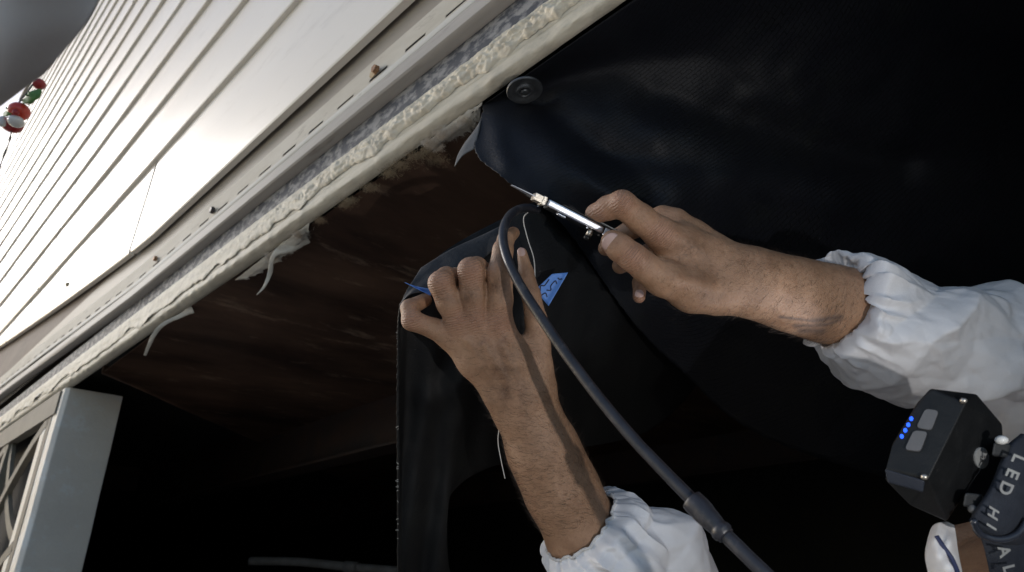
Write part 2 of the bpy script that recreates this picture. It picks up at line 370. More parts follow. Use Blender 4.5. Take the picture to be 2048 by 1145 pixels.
extrude('metal_flashing', [(.4545, .645), (.4530, .655), (.4540, .698), (.460, .698), (.460, .652)], ys_mid, MT['flash'], home, nz_amp=.0012, nz_s=9)
extrude('slot_shade_board', [(.4560, .7345), (.4560, .83), (.4590, .83), (.4590, .7345)], ys_mid, MT['dark'], home)  # near-black strip, its colour stands in for the shade inside the flange slots
# ragged sealant bead
def bead():
    ys = np.concatenate([np.linspace(-.3, 2.2, 1150), np.linspace(2.204, 4.6, 420)]); k = 22; V = []
    for y in ys:
        flat = 1/(1+math.exp(-(y-.95)*6))              # lumpy bead near, peeled flaky skin further on
        top = .651+.006*flat; bot = .612-.006*flat+.015*noise.fractal(Vector((y*7, 0, 3)), 1, 2, 5)*(.4+flat)+.008*noise.noise(Vector((y*32, 0, 1)))+.003*noise.noise(Vector((y*120, 0, 1)))
        if y < .36: bot -= .0
        for q in range(k):
            t = q/(k-1); z = bot+(top-bot)*t
            bul = math.sin(math.pi*min(1, t*1.0))**.6
            x = .4515-.0045*bul*(1-.45*flat)-.007*max(0, 1-t*3)*flat*max(0, .4+noise.noise(Vector((y*14, 3, 0))))
            p = Vector((y*105+2*noise.noise(Vector((y*30, z*60, 0))), z*150, 1)); vd2 = noise.voronoi(Vector((y*210, z*300, 4)))[0][0]; vd = noise.voronoi(p)[0][0]
            lump = (.0042*(1-min(1, vd*1.1))+.0018*(1-min(1, vd2))+.0045*noise.noise(Vector((y*16, z*30, 6)))+.0030*noise.fractal(Vector((y*50, z*150, 2)), 1, 2, 3))*(1-.78*flat)*bul
            V.append((x-lump, y, z+.002*noise.noise(Vector((y*70, z*60, 7)))+CZ))
        V.append((.4535, y, bot+.003+CZ))
    o = mk('sealant_bead', V, grid(len(ys), k+1), MT['foam'], home, True); recalc(o); return o
bead()
def beam():
    ys = np.concatenate([np.linspace(Y0, 0, 20), np.linspace(.01, 3.2, 420), np.linspace(3.25, Y1, 60)]); prof = [(.475, .622), (.4545, .622), (.4522, .6205), (.4518, .6120), (.4516, .6065), (.4530, .6050), (.4516, .6035), (.4514, .597), (.4518, .5900), (.4526, .5868), (.4560, .5842), (.4600, .5822), (.4650, .5808), (.4665, .5830), (.4665, .595)]
    V = []
    for y in ys:
        ox = .0105*min(1, max(0, (y-.25)/.9))
        for q, (x, z) in enumerate(prof):
            lo = 1 if z < .595 else .35
            d = lo*(.0012*noise.noise(Vector((y*14, q*.9, 0)))+.0016*noise.noise(Vector((y*2.2, q*.2, 4)))+(.0022 if q > 7 else .0006)*noise.fractal(Vector((y*45, q*1.1, 7)), 1, 2, 4))
            V.append((x+d+(ox*(x-.4526)/.0139 if q > 8 else 0), y, z+d*1.0+CZ))
    k = len(prof); fs = []
    for i in range(len(ys)-1):
        for q in range(k): q2 = (q+1) % k; fs.append((i*k+q, (i+1)*k+q, (i+1)*k+q2, i*k+q2))
    o = mk('edge_beam', V, fs, MT['beam'], home, True); recalc(o)
beam()
# screws in the flange
def screw(loc, r, m, parent, rot=0):
    bm = bmesh.new(); bmesh.ops.create_cone(bm, cap_ends=True, segments=6, radius1=r, radius2=r*.86, depth=r*.9)
    me_v = []; mat4 = Matrix.Translation(loc)@Matrix.Rotation(math.radians(-90), 4, 'Y')@Matrix.Rotation(rot, 4, 'Z')
    bmesh.ops.transform(bm, matrix=mat4, verts=bm.verts)
    o = mk('screw', [v.co.copy() for v in bm.verts], [[v.index for v in f.verts] for f in bm.faces], m, parent); bm.free(); bevel(o, r*.12, 2); return o
def disc(name, c, ax, r, m, parent, seg=24, th=.0006):
    q = Vector(ax).to_track_quat('Z', 'Y').to_matrix(); V = []; fs = []
    for z in (0, th):
        for k in range(seg):
            a = 2*math.pi*k/seg; V.append(Vector(c)+q@Vector((r*math.cos(a), r*math.sin(a), z)))
    fs = [tuple(range(seg))[::-1], tuple(seg+k for k in range(seg))]+[(k, (k+1) % seg, seg+(k+1) % seg, seg+k) for k in range(seg)]
    return mk(name, V, fs, m, parent)
def on_x(px, py, x): v = R@np.array([px-1024, 572-py, -F]); v = v*(x/v[0]); return Vector((v[0], v[1], v[2]+CZ))
s1 = screw(on_x(750, 138, .434), .0088, MT['rust'], flg, .3); s1['label'] = 'orange rusted hex screw head'
disc('rust_stain', on_x(746, 146, .4382), (-1, 0, 0), .0095, MT['ruststain'], flg)
screw(on_x(424, 420, .436), .009, MT['blackscrew'], flg, .1); screw(on_x(310, 517, .436), .0085, MT['rust'], flg, .6)
screw(on_x(134, 569, .4275), .010, MT['ruststain'], home, .2)
# belly: brown board, a dark bay beyond it, joist and chassis rails
Pa = P(196, 728, plane_d(196, 728, .584)); Pb = P(880, 1040, plane_d(880, 1040, .584))
def board():
    V = []; fs = []; n = 60; k = 14
    for i in range(n+1):
        s = -.10+1.25*i/n
        e = Pa+(Pb-Pa)*s
        if e[0] < .478: e = Pa+(Pb-Pa)*((.478-Pa[0])/(Pb[0]-Pa[0]))
        for j in range(k+1):
            t = j/k
            if j <= 4:                                  # rounded sagging lip
                a = math.pi*(j/4)*.75; off = -.022*math.cos(a)+.0; zz = -.022*math.sin(a)-.0
                V.append((e[0]+(.3)*off, e[1]+off, e[2]+zz+.004*noise.noise(Vector((s*20, 0, 0)))))
            else:
                t = (j-4)/(k-4); y = e[1]+(-3.2-e[1])*t; V.append((e[0], y, CZ+.5835+.002*noise.noise(Vector((e[0]*5, y*5, 3)))))
    o = mk('belly_board', V, grid(n+1, k+1), MT['wood'], home, True); recalc(o)
board()
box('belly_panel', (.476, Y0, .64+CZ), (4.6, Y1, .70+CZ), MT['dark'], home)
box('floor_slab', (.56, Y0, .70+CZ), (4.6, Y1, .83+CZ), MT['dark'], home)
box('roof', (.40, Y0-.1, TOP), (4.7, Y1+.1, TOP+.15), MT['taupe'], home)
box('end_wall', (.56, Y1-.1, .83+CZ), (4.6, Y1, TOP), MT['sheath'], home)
box('far_light_block', (4.5, Y0, 0), (4.6, Y1, .70+CZ), MT['dark'], home)  # this and the next two: walls added to keep the crawl space dark
box('rear_light_block', (.47, Y1-.1, 0), (4.5, Y1, .64+CZ), MT['dark'], home)
box('near_light_block', (.47, Y0, 0), (4.5, Y0+.1, .64+CZ), MT['dark'], home)
for xx in (1.35, 3.2):
    for nm, lo, hi in (('rail_web', (xx-.006, Y0+.1, .40), (xx+.006, Y1-.1, .64)), ('rail_flange', (xx-.06, Y0+.1, .39), (xx+.06, Y1-.1, .40))):
        box(nm, (lo[0], lo[1], lo[2]+CZ), (hi[0], hi[1], hi[2]+CZ), MT['steel'], home)
# outrigger crossing the bay
box('outrigger', (.50, 4.3, .50+CZ), (1.34, 4.38, .64+CZ), MT['steel'], home)

# post and lattice under the edge
post = thing('support_post', 'square pale grey painted post under the lower left end of the cream edge beam', 'post', (.54, 2.4, 0))
pc = [(.457, 2.335), (.468, 2.322), (.627, 2.338), (.627, 2.50), (.457, 2.50)]
Vp = []; fsp = []; nzp = 24
for i in range(nzp+1):
    z = (.5775+CZ)*i/nzp
    for (x, y) in pc: Vp.append((x+.0012*noise.noise(Vector((z*6, x*9, 0))), y+.0015*noise.noise(Vector((z*5, x*7, 4))), z))
for i in range(nzp):
    for q in range(5): q2 = (q+1) % 5; fsp.append((i*5+q, i*5+q2, (i+1)*5+q2, (i+1)*5+q))
fsp += [(4, 3, 2, 1, 0), tuple(nzp*5+q for q in range(5))]
o = mk('post_shaft', Vp, fsp, MT['post'], post); recalc(o); bevel(o, .0025, 2)
lat = thing('lattice_skirt', 'cream lattice skirting panel with crossed and curved bars beside the grey post', 'lattice', (.47, 3.4, 0))
def bar(name, a, b, wd, th, m, parent, arc=0):
    a = Vector(a); b = Vector(b); n = 14 if arc else 2; V = []; fs = []
    d = (b-a).normalized(); up = Vector((1, 0, 0)).cross(d)
    for i in range(n):
        t = i/(n-1); c = a.lerp(b, t)+up*arc*4*t*(1-t)
        for (sx, su) in ((-1, -1), (1, -1), (1, 1), (-1, 1)): V.append(c+Vector((1, 0, 0))*sx*th/2+up*su*wd/2)
    for i in range(n-1):
        for q in range(4): q2 = (q+1) % 4; fs.append((i*4+q, i*4+q2, (i+1)*4+q2, (i+1)*4+q))
    fs += [(3, 2, 1, 0), tuple((n-1)*4+q for q in range(4))]
    return recalc(mk(name, V, fs, m, parent))
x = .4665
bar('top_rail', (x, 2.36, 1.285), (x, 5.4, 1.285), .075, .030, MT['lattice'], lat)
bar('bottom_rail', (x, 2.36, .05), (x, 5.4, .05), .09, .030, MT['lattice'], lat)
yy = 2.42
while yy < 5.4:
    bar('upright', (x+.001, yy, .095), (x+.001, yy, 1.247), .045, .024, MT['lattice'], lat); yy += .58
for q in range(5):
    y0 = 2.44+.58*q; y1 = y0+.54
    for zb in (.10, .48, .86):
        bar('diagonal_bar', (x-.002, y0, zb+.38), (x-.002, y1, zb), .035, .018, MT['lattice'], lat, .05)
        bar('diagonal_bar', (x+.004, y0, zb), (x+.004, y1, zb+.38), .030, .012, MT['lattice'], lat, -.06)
box('lattice_light_block', (.52, 2.51, 0.01), (.53, Y1-.12, .635+CZ), MT['dark'], home)  # solid panel added behind the lattice to stop low sun and darken its gaps

# ------------------------------------------------------------------ black belly fabric
def sheet(name, ctrl, nu, nv, m, parent, warp=None, edge=None, thick=.0008, uvs=(1.0, 1.0), uvrot=0):
    """ctrl[row][col] = (px, py, depth); surface through real points"""
    ctrl = np.array([[P(*c) for c in row] for row in ctrl])
    rows = np.array([catmull(r, nu) for r in ctrl])               # rows x nu
    G = np.array([catmull(rows[:, i], nv) for i in range(nu)])    # nu x nv
    V = []; UVs = []
    # metric uv from the mean spacing
    du = np.linalg.norm(np.diff(G, axis=0), axis=2).mean(axis=1); dv = np.linalg.norm(np.diff(G, axis=1), axis=2).mean(axis=0)
    cu = np.concatenate([[0], np.cumsum(du)]); cv = np.concatenate([[0], np.cumsum(dv)])
    ca, sa = math.cos(uvrot), math.sin(uvrot)
    for i in range(nu):
        for j in range(nv):
            p = G[i, j].copy()
            c = R.T@(p-np.array([0, 0, CZ])); px = 1024-F*c[0]/c[2]; py = 572+F*c[1]/c[2]; d = -c[2]
            if warp: d2 = warp(px, py, d, i/(nu-1), j/(nv-1)); p = P(px, py, d2)
            if edge: p = edge(p, i/(nu-1), j/(nv-1))
            V.append(p); UVs.append(((cu[i]*ca-cv[j]*sa), (cu[i]*sa+cv[j]*ca)))
    o = mk(name, V, grid(nu, nv), m, parent, True, uv=UVs)
    s = o.modifiers.new('thickness', 'SOLIDIFY'); s.thickness = thick; s.offset = 0
    return o
def pl(px, py, h=.577): return (px, py, plane_d(px, py, h))
def gauss_line(px, py, a, b, s):
    a = np.array(a, float); b = np.array(b, float); p = np.array((px, py)); t = np.clip(np.dot(p-a, b-a)/np.dot(b-a, b-a), 0, 1)
    return math.exp(-(np.linalg.norm(p-(a+(b-a)*t))/s)**2)
def wp(x, y, z=.577):                                  # world point under the belly -> (px, py, depth)
    c = R.T@np.array([x, y, z]); return (1024-F*c[0]/c[2], 572+F*c[1]/c[2], -c[2])
ctrlA = [[wp(.4700, .47), wp(.4690, .37), wp(.4680, .22), wp(.4680, -.02), wp(.4680, -.35)],
         [pl(966, 215, .572), pl(1070, 185, .574), pl(1300, 130, .572), pl(1700, 60, .57), pl(2400, -60, .57)],
         [(950, 300, .775), (1075, 292, .745), (1300, 300, .76), (1700, 290, .84), (2400, 260, .95)],
         [(1000, 350, .73), (1100, 375, .705), (1300, 430, .72), (1650, 470, .86), (2400, 520, 1.05)],
         [(1046, 386, .705), (1130, 455, .695), (1345, 725, .86), (1650, 920, 1.1), (2400, 1100, 1.45)]]
def warpA(px, py, d, u, v):
    k = min(1, v*3)
    d += k*(.020*gauss_line(px, py, (1085, 215), (1300, 385), 34)-.016*gauss_line(px, py, (1120, 310), (1260, 400), 45)
            -.022*gauss_line(px, py, (1330, 260), (1650, 400), 60)+.014*gauss_line(px, py, (1300, 200), (1800, 330), 40)
            -.008*gauss_line(px, py, (985, 240), (1010, 330), 22))
    p = Vector((px*.006, py*.006, 0)); d += k*.008*noise.fractal(p, 1, 2, 3); return d
fab = thing('belly_fabric', 'black woven fabric sheet hanging under the mobile home, fixed by a round washer', 'fabric sheet', tuple(P(1300, 300, .75)))
shA = sheet('hanging_sheet', ctrlA, 200, 110, MT['fabric'], fab, warpA,
            lambda p, i, j: p+RIGHT*(.0025*noise.noise(Vector((j*40, 0, 0))))*(1 if i < .004 else 0)-UP*(.003*noise.noise(Vector((i*150, 0, 2))))*(1 if j > .995 else 0),
            uvrot=math.radians(38))
# grey turned-back corner
ctrlT = [[(962, 240, .80), (958, 262, .79), (948, 298, .776)], [(948, 262, .80), (935, 285, .79), (925, 312, .782)], [(930, 285, .80), (916, 310, .79), (909, 334, .785)]]
sheet('turned_corner', ctrlT, 16, 14, MT['fabricback'], fab)['label'] = 'grey translucent turned-back corner'
# washer with its raised rings
wc = Vector(P(1049, 180, .785)); wax = Vector(-R@np.array([.12, .30, -1.0])).normalized()
wax = Vector((0.05, -.05, -1)).normalized()
def lathe(name, c, ax, prof, m, parent, seg=48):
    q = Vector(ax).to_track_quat('Z', 'Y').to_matrix(); V = []
    for (r, z) in prof:
        for k in range(seg):
            a = 2*math.pi*k/seg; V.append(Vector(c)+q@Vector((r*math.cos(a), r*math.sin(a), z)))
    fs = []
    for i in range(len(prof)-1):
        for k in range(seg): k2 = (k+1) % seg; fs.append((i*seg+k, i*seg+k2, (i+1)*seg+k2, (i+1)*seg+k))
    fs += [tuple(range(seg))[::-1], tuple((len(prof)-1)*seg+k for k in range(seg))]
    return recalc(mk(name, V, fs, m, parent, True))
MT['washer'] = mat('dark_galvanised', (.17, .18, .19), (.11, .115, .12), 90, .38, .1, 500, metal=.75)[0]
wsh = lathe('washer', wc, wax, [(.0235, -.001), (.0240, .001), (.0232, .0022), (.0170, .0024), (.0150, .0010), (.0120, .0008), (.0105, .0035), (.0085, .0040), (.0068, .0015), (.002, .001)], MT['washer'], fab)
wsh.data.set_sharp_from_angle(angle=math.radians(40))
lathe('washer_screw', wc+wax*.001, wax, [(.0055, 0), (.0055, .0030), (.0045, .0042), (.0020, .0044)], MT['washer'], wsh, 24)

# flap pulled down by the left hand, with its hem hanging in a long dark strip
ctrlB = [[(838, 545, .665), (905, 492, .675), (1000, 440, .685), (1090, 402, .70), (1240, 430, .80)],
         [(808, 592, .655), (890, 575, .655), (1000, 545, .665), (1130, 540, .705), (1400, 540, .95)],
         [(797, 655, .655), (880, 680, .66), (985, 690, .67), (1110, 690, .73), (1430, 700, 1.1)],
         [(796, 790, .665), (860, 800, .675), (930, 810, .69), (1010, 830, .76), (1300, 860, 1.1)],
         [(796, 950, .67), (838, 955, .68), (875, 960, .69), (905, 960, .705), (930, 960, .73)],
         [(796, 1230, .68), (835, 1230, .69), (865, 1230, .70), (895, 1230, .715), (915, 1230, .74)]]
def warpB(px, py, d, u, v):
    d += .007*noise.fractal(Vector((px*.008, py*.005, 3)), 1, 2, 3)-.010*gauss_line(px, py, (870, 800), (1000, 700), 30)+.006*math.sin(px*.09+py*.012)*v
    if u < .05: d -= .006*(1-u/.05)
    return d
flap = thing('cut_fabric_flap', 'black fabric flap gripped by the left hand, its frayed hem hanging straight down', 'fabric flap', tuple(P(950, 700, .67)))
shB = sheet('flap_sheet', ctrlB, 90, 120, MT['fabric2'], flap, warpB, lambda p, i, j: p+RIGHT*(.0014*noise.noise(Vector((j*120, 0, 0))))*(1 if i < .01 else 0), uvrot=math.radians(20))
# fold of the flap over the hand, lighter back face
ctrlH = [[(842, 536, .648), (900, 500, .66), (965, 470, .668), (1010, 448, .67)], [(818, 575, .625), (852, 552, .635), (905, 520, .648), (985, 500, .655)], [(800, 610, .612), (822, 588, .612), (856, 585, .615), (880, 590, .63)]]
shH = sheet('folded_hem', ctrlH, 40, 24, MT['hem'], flap, lambda px, py, d, u, v: d+.003*noise.noise(Vector((px*.03, py*.03, 0))))
hem_pts = catmull([P(803, 606, .618), P(798, 650, .635), P(797, 720, .645), P(796, 830, .65), P(797, 950, .652), P(797, 1220, .655)], 120)
tube('hem_cord', [p+RIGHT*.0012*noise.noise(Vector((i*.6, 0, 0))) for i, p in enumerate(hem_pts)], .0018, MT['fabric2'], flap, 6)
Vh = []; fh = []                                        # frayed stitches along the hem
for i in range(26):
    p = Vector(P(797, random.uniform(640, 1140), .648)); d = Vector(-RIGHT*random.uniform(.001, .0035)+UP*random.uniform(-.002, .002)); k = len(Vh); t = Vector(UP)*.00025
    Vh += [p-t, p+t, p+d+t, p+d-t]; fh.append((k, k+1, k+2, k+3))
mk('frayed_stitches', Vh, fh, MT['thread'], flap, kind='stuff')

# ------------------------------------------------------------------ torn strips, fluff and threads
def ribbon(name, pts, widths, m, parent=None, twist=0, n=40, thick=.0006):
    Q = catmull(pts, n); W = catmull([[a] for a in widths], n)[:, 0]; V = []; fr = frames(Q)
    for i, (p, (t, a, b)) in enumerate(zip(Q, fr)):
        side = Vector(t).cross(Vector(FWD)).normalized(); nn = side.cross(Vector(t)).normalized(); th = twist*i/n+.3*noise.noise(Vector((i*.15, 0, 0)))
        s = side*math.cos(th)+nn*math.sin(th); c = Vector(p)
        for k in (-1, -.4, .3, 1): V.append(c+s*W[i]*k*(1+.2*noise.noise(Vector((i*.4, k*3, 0))))+nn*.0015*noise.noise(Vector((i*.3, k*2, 5))))
    o = mk(name, V, grid(n, 4), m, parent, True); s = o.modifiers.new('thickness', 'SOLIDIFY'); s.thickness = thick; return o
def edge_pt(px, py, d=None): return P(px, py, plane_d(px, py, .575))
e = lambda px, py, h=.572: P(px, py, plane_d(px, py, h))
tag(ribbon('torn_strip', [e(612, 470, .58), e(585, 490, .572), e(548, 510, .56), e(540, 545, .54), e(530, 570, .52), e(514, 590, .505)], [.016, .012, .005, .0045, .003, .0005], MT['paper']),
    'torn white fibrous strip dangling from the middle of the cream beam above the brown board', 'torn strip', 'torn strips hanging from the cream beam')
tag(ribbon('torn_strip', [e(385, 618, .578), e(360, 632, .572), e(325, 650, .56), e(305, 675, .54), e(290, 711, .52)], [.010, .005, .0045, .005, .003], MT['paper'], twist=.5),
    'thin curled pale strip hanging from the cream beam near the grey post', 'torn strip', 'torn strips hanging from the cream beam')
def torn_edge(ptsa, ptsb, label):                       # ragged paper edge under the beam
    A = catmull(ptsa, 50); B = catmull(ptsb, 50); V = []
    for i in range(50):
        for k in range(6):
            t = k/5; p = A[i]*(1-t)+B[i]*t; rag = noise.fractal(Vector((i*.35, 0, 7)), 1, 2, 3)*.012*t
            V.append(Vector(p)+Vector((rag, 0, -.002*t-.003*noise.noise(Vector((i*.2, t*3, 1))))))
    o = mk('torn_paper_edge', V, grid(50, 6), MT['paper'], None, True); s = o.modifiers.new('thickness', 'SOLIDIFY'); s.thickness = .0008; return tag(o, label, 'torn paper', 'torn paper edges along the cream beam')
torn_edge([e(470, 560, .579), e(540, 505, .579), e(620, 445, .579)], [e(500, 556, .576), e(575, 508, .570), e(618, 458, .575)], 'ragged pale paper edge peeling off the cream beam around the dangling white strip')
torn_edge([e(860, 280, .579), e(920, 232, .579), e(965, 205, .579)], [e(880, 284, .576), e(935, 262, .572), e(958, 238, .575)], 'torn grey paper edge beside the turned fabric corner at the washer')
def fluff(n, spots, name, label, m, cat='insulation', L=.02):
    V = []; fs = []
    for _ in range(n):
        px, py, s = random.choice(spots); a = random.uniform(0, 6.28); rr = abs(random.gauss(0, .5))*s
        p = Vector(e(px+rr*math.cos(a)*1.3, py+rr*math.sin(a)*.6, .5765-random.uniform(0, .008))); d = Vector((random.gauss(0, 1), random.gauss(0, 1), random.gauss(-.2, .5))).normalized()
        w_ = .00022; pr = p
        for k in range(5):
            nx = pr+d*L/5*random.uniform(.3, .8); d = (d+Vector((random.gauss(0, .8), random.gauss(0, .8), random.gauss(0, .8)))).normalized()
            sd = d.cross(Vector(FWD)).normalized()*w_*(1-k/5.5); b = len(V); V += [pr-sd, pr+sd, nx+sd, nx-sd]; fs.append((b, b+1, b+2, b+3)); pr = nx
    o = mk(name, V, fs, m, None, kind='stuff'); o['label'] = label; o['category'] = cat; return o
fluff(7000, [(905, 262, 22), (930, 250, 18), (890, 270, 18), (862, 286, 14), (872, 292, 12), (600, 470, 14), (545, 512, 14), (568, 500, 14)], 'insulation_fluff', 'tufts of white fibrous insulation poking out along the inner edge of the cream beam', MT['fluff'])
MT['fluff2'] = mat('brown_fluff', (.30, .24, .15), (.22, .15, .09), 30, .9)[0]
fluff(3500, [(800, 330, 22), (780, 345, 20), (830, 312, 20), (740, 375, 16), (700, 402, 14), (690, 410, 10), (640, 440, 10), (860, 300, 20), (870, 320, 26)], 'straw_debris', 'brown straw like fibres and rust flakes stuck to the brown board beside the beam', MT['fluff2'], 'debris', .016)
tag(tube('loose_thread', catmull([P(1080, 410, .66), P(1056, 425, .655), P(1047, 440, .652), P(1056, 480, .65), P(1068, 520, .648), P(1070, 570, .645)], 50), .0006, MT['thread'], None, 6), 'pale thread hanging in an arc beside the black hose, above the left hand', 'thread')
tag(tube('dangling_thread', catmull([P(1000, 845, .60), P(996, 880, .60), P(1001, 915, .60), P(1010, 957, .60)], 30), .0005, MT['thread'], None, 6), 'fine white thread hanging from the left side of the lower forearm', 'thread')
pp = thing('pipe', 'faint dusty pipe lying in the dark crawl space at the bottom edge', 'pipe', tuple(P(640, 1130, 2.2)))
tube('pipe_run', catmull([P(500, 1122, 2.4), P(600, 1124, 2.38), P(700, 1134, 2.33), P(800, 1142, 2.28)], 30), .016, MT['pipe'], pp, 12); tube('pipe_coupling', [P(690, 1133, 2.335), P(715, 1135, 2.32)], .021, MT['pipe'], pp, 12)

# blue tape scraps
def scrap(label, quad, marks, cat='tape'):
    A = [np.array(q, float) for q in quad]; V = []; n = 12; t = thing('tape_scrap', label, cat, tuple(P(*A[0])), 'blue tape scraps on the black fabric')
    def S(u, v): q = A[0]*(1-u)*(1-v)+A[1]*u*(1-v)+A[2]*u*v+A[3]*(1-u)*v; return P(q[0], q[1], q[2]+.003*math.sin(u*5)*math.sin(v*2+.5))
    for i in range(n):
        for j in range(n): V.append(S(i/(n-1), j/(n-1)))
    o = mk('tape_strip', V, grid(n, n), MT['tape'], t, True); s = o.modifiers.new('thickness', 'SOLIDIFY'); s.thickness = .0003
    for mk_ in marks:
        Q = catmull([[a, b, 0] for a, b in mk_], 24); tube('ink_stroke', [Vector(S(a, b))-Vector(FWD)*.0006 for a, b, _ in Q], .0006, MT['ink'], t, 5)
    return t
scrap('blue tape scrap with black handwriting stuck to the fabric right of the left hand', [(1136, 545, .655), (1104, 548, .655), (1070, 580, .655), (1097, 612, .655)],
      [[(.25, .38), (.45, .3), (.5, .5), (.35, .62), (.55, .7)], [(.3, .85), (.5, .8), (.6, .95)], [(.85, .3), (.8, .6), (.95, .7), (.75, .9)], [(.12, .2), (.3, .22), (.42, .18)]])
scrap('narrow blue tape scrap under the folded hem by the left ring finger', [(809, 565, .605), (835, 574, .603), (862, 578, .60), (862, 592, .60)], [])

# ------------------------------------------------------------------ person
def surface_nets(Fd, org, h):
    s = Fd < 0; c = np.zeros(tuple(n-1 for n in Fd.shape), np.int8)
    sl = lambda A, a, b, d: A[a:A.shape[0]-1+a, b:A.shape[1]-1+b, d:A.shape[2]-1+d]
    for a in (0, 1):
        for b in (0, 1):
            for d in (0, 1): c += sl(s, a, b, d)
    I = np.argwhere((c > 0) & (c < 8)); idx = -np.ones(c.shape, int); idx[tuple(I.T)] = np.arange(len(I))
    acc = np.zeros((len(I), 3)); cnt = np.zeros(len(I))
    cs = [(a, b, d) for a in (0, 1) for b in (0, 1) for d in (0, 1)]
    for p in cs:
        for ax in range(3):
            if p[ax]: continue
            q = list(p); q[ax] = 1
            f0 = Fd[tuple((I+p).T)]; f1 = Fd[tuple((I+q).T)]; cr = (f0 < 0) != (f1 < 0)
            t = np.where(cr, f0/np.where(cr, f0-f1, 1), 0); pos = np.array(p, float)+t[:, None]*(np.array(q)-np.array(p))
            acc += pos*cr[:, None]; cnt += cr
    V = org+(I+acc/cnt[:, None])*h; Fc = []
    for ax in range(3):
        a1, a2 = (ax+1) % 3, (ax+2) % 3
        lo = [slice(None)]*3; hi = [slice(None)]*3; lo[ax] = slice(0, -1); hi[ax] = slice(1, None)
        E = np.argwhere(s[tuple(lo)] != s[tuple(hi)]); E = E[(E[:, a1] > 0) & (E[:, a2] > 0) & (E[:, a1] < c.shape[a1]) & (E[:, a2] < c.shape[a2])]
        ins = s[tuple(E.T)]; q = []
        for (u, v) in ((-1, -1), (0, -1), (0, 0), (-1, 0)):
            e_ = E.copy(); e_[:, a1] += u; e_[:, a2] += v; q.append(idx[tuple(e_.T)])
        q = np.array(q).T; q[~ins] = q[~ins][:, ::-1]; Fc.append(q[(q >= 0).all(axis=1)])
    return V, np.vstack(Fc)
class Field:
    def __init__(s, lo, hi, h):
        s.org = np.array(lo, float); s.h = h; s.n = np.ceil((np.array(hi)-s.org)/h).astype(int)+1
        s.ax = [s.org[i]+np.arange(s.n[i])*h for i in range(3)]; s.BIG = .03
    def new(s): return np.full(tuple(s.n), s.BIG, np.float32)
    def _sub(s, lo, hi):
        a = np.clip(np.floor((lo-s.org)/s.h).astype(int), 0, s.n); b = np.clip(np.ceil((hi-s.org)/s.h).astype(int)+1, 0, s.n)
        return tuple(slice(int(i), int(j)) for i, j in zip(a, b))
    @staticmethod
    def smin(a, b, k):
        h = np.clip(.5+.5*(b-a)/k, 0, 1); return b*(1-h)+a*h-k*h*(1-h)
    def cone(s, A, a, b, ra, rb, k=.004, neg=False):
        a = np.array(a); b = np.array(b); m = max(ra, rb)+.03; S = s._sub(np.minimum(a, b)-m, np.maximum(a, b)+m)
        X, Y, Z = np.meshgrid(s.ax[0][S[0]], s.ax[1][S[1]], s.ax[2][S[2]], indexing='ij')
        if X.size == 0: return
        d = b-a; L2 = max(1e-12, d@d); t = np.clip(((X-a[0])*d[0]+(Y-a[1])*d[1]+(Z-a[2])*d[2])/L2, 0, 1)
        D = np.sqrt((X-a[0]-t*d[0])**2+(Y-a[1]-t*d[1])**2+(Z-a[2]-t*d[2])**2)-(ra+(rb-ra)*t)
        A[S] = -s.smin(-A[S], D, k) if neg else s.smin(A[S], D, k)
def pr(j): return P(j[0], j[1], j[2]), j[3]*j[2]/F
def chain(fl, A, js, k=.004, closed=True):
    for p, q in zip(js[:-1], js[1:]):
        a, ra = pr(p); b, rb = pr(q); fl.cone(A, a, b, ra, rb, k)
def union(A, B, k): return Field.smin(A, B, k)

def hand_mesh(fore, palm, fingers, bumps, dents, h, kp=.011, kf=.0022, kj=.007):
    pts = [pr(j) for l in ([fore]+palm+fingers) for j in l]
    lo = np.min([p-r-.008 for p, r in pts], axis=0); hi = np.max([p+r+.008 for p, r in pts], axis=0)
    fl = Field(lo, hi, h); A = fl.new(); chain(fl, A, fore, .03)
    B = fl.new()
    for l in palm: chain(fl, B, l, kp)
    A = union(A, B, .016); Fg = fl.new()
    for l in fingers:
        T = fl.new(); chain(fl, T, l, .0035); Fg = union(Fg, T, kf)
    A = union(A, Fg, kj)
    for (a, b, k) in bumps:
        (pa, ra), (pb, rb) = pr(a), pr(b); fl.cone(A, pa, pb, ra, rb, k)
    for (a, b, k) in dents:
        (pa, ra), (pb, rb) = pr(a), pr(b); fl.cone(A, pa, pb, ra, rb, k, neg=True)
    return surface_nets(A, fl.org, h)

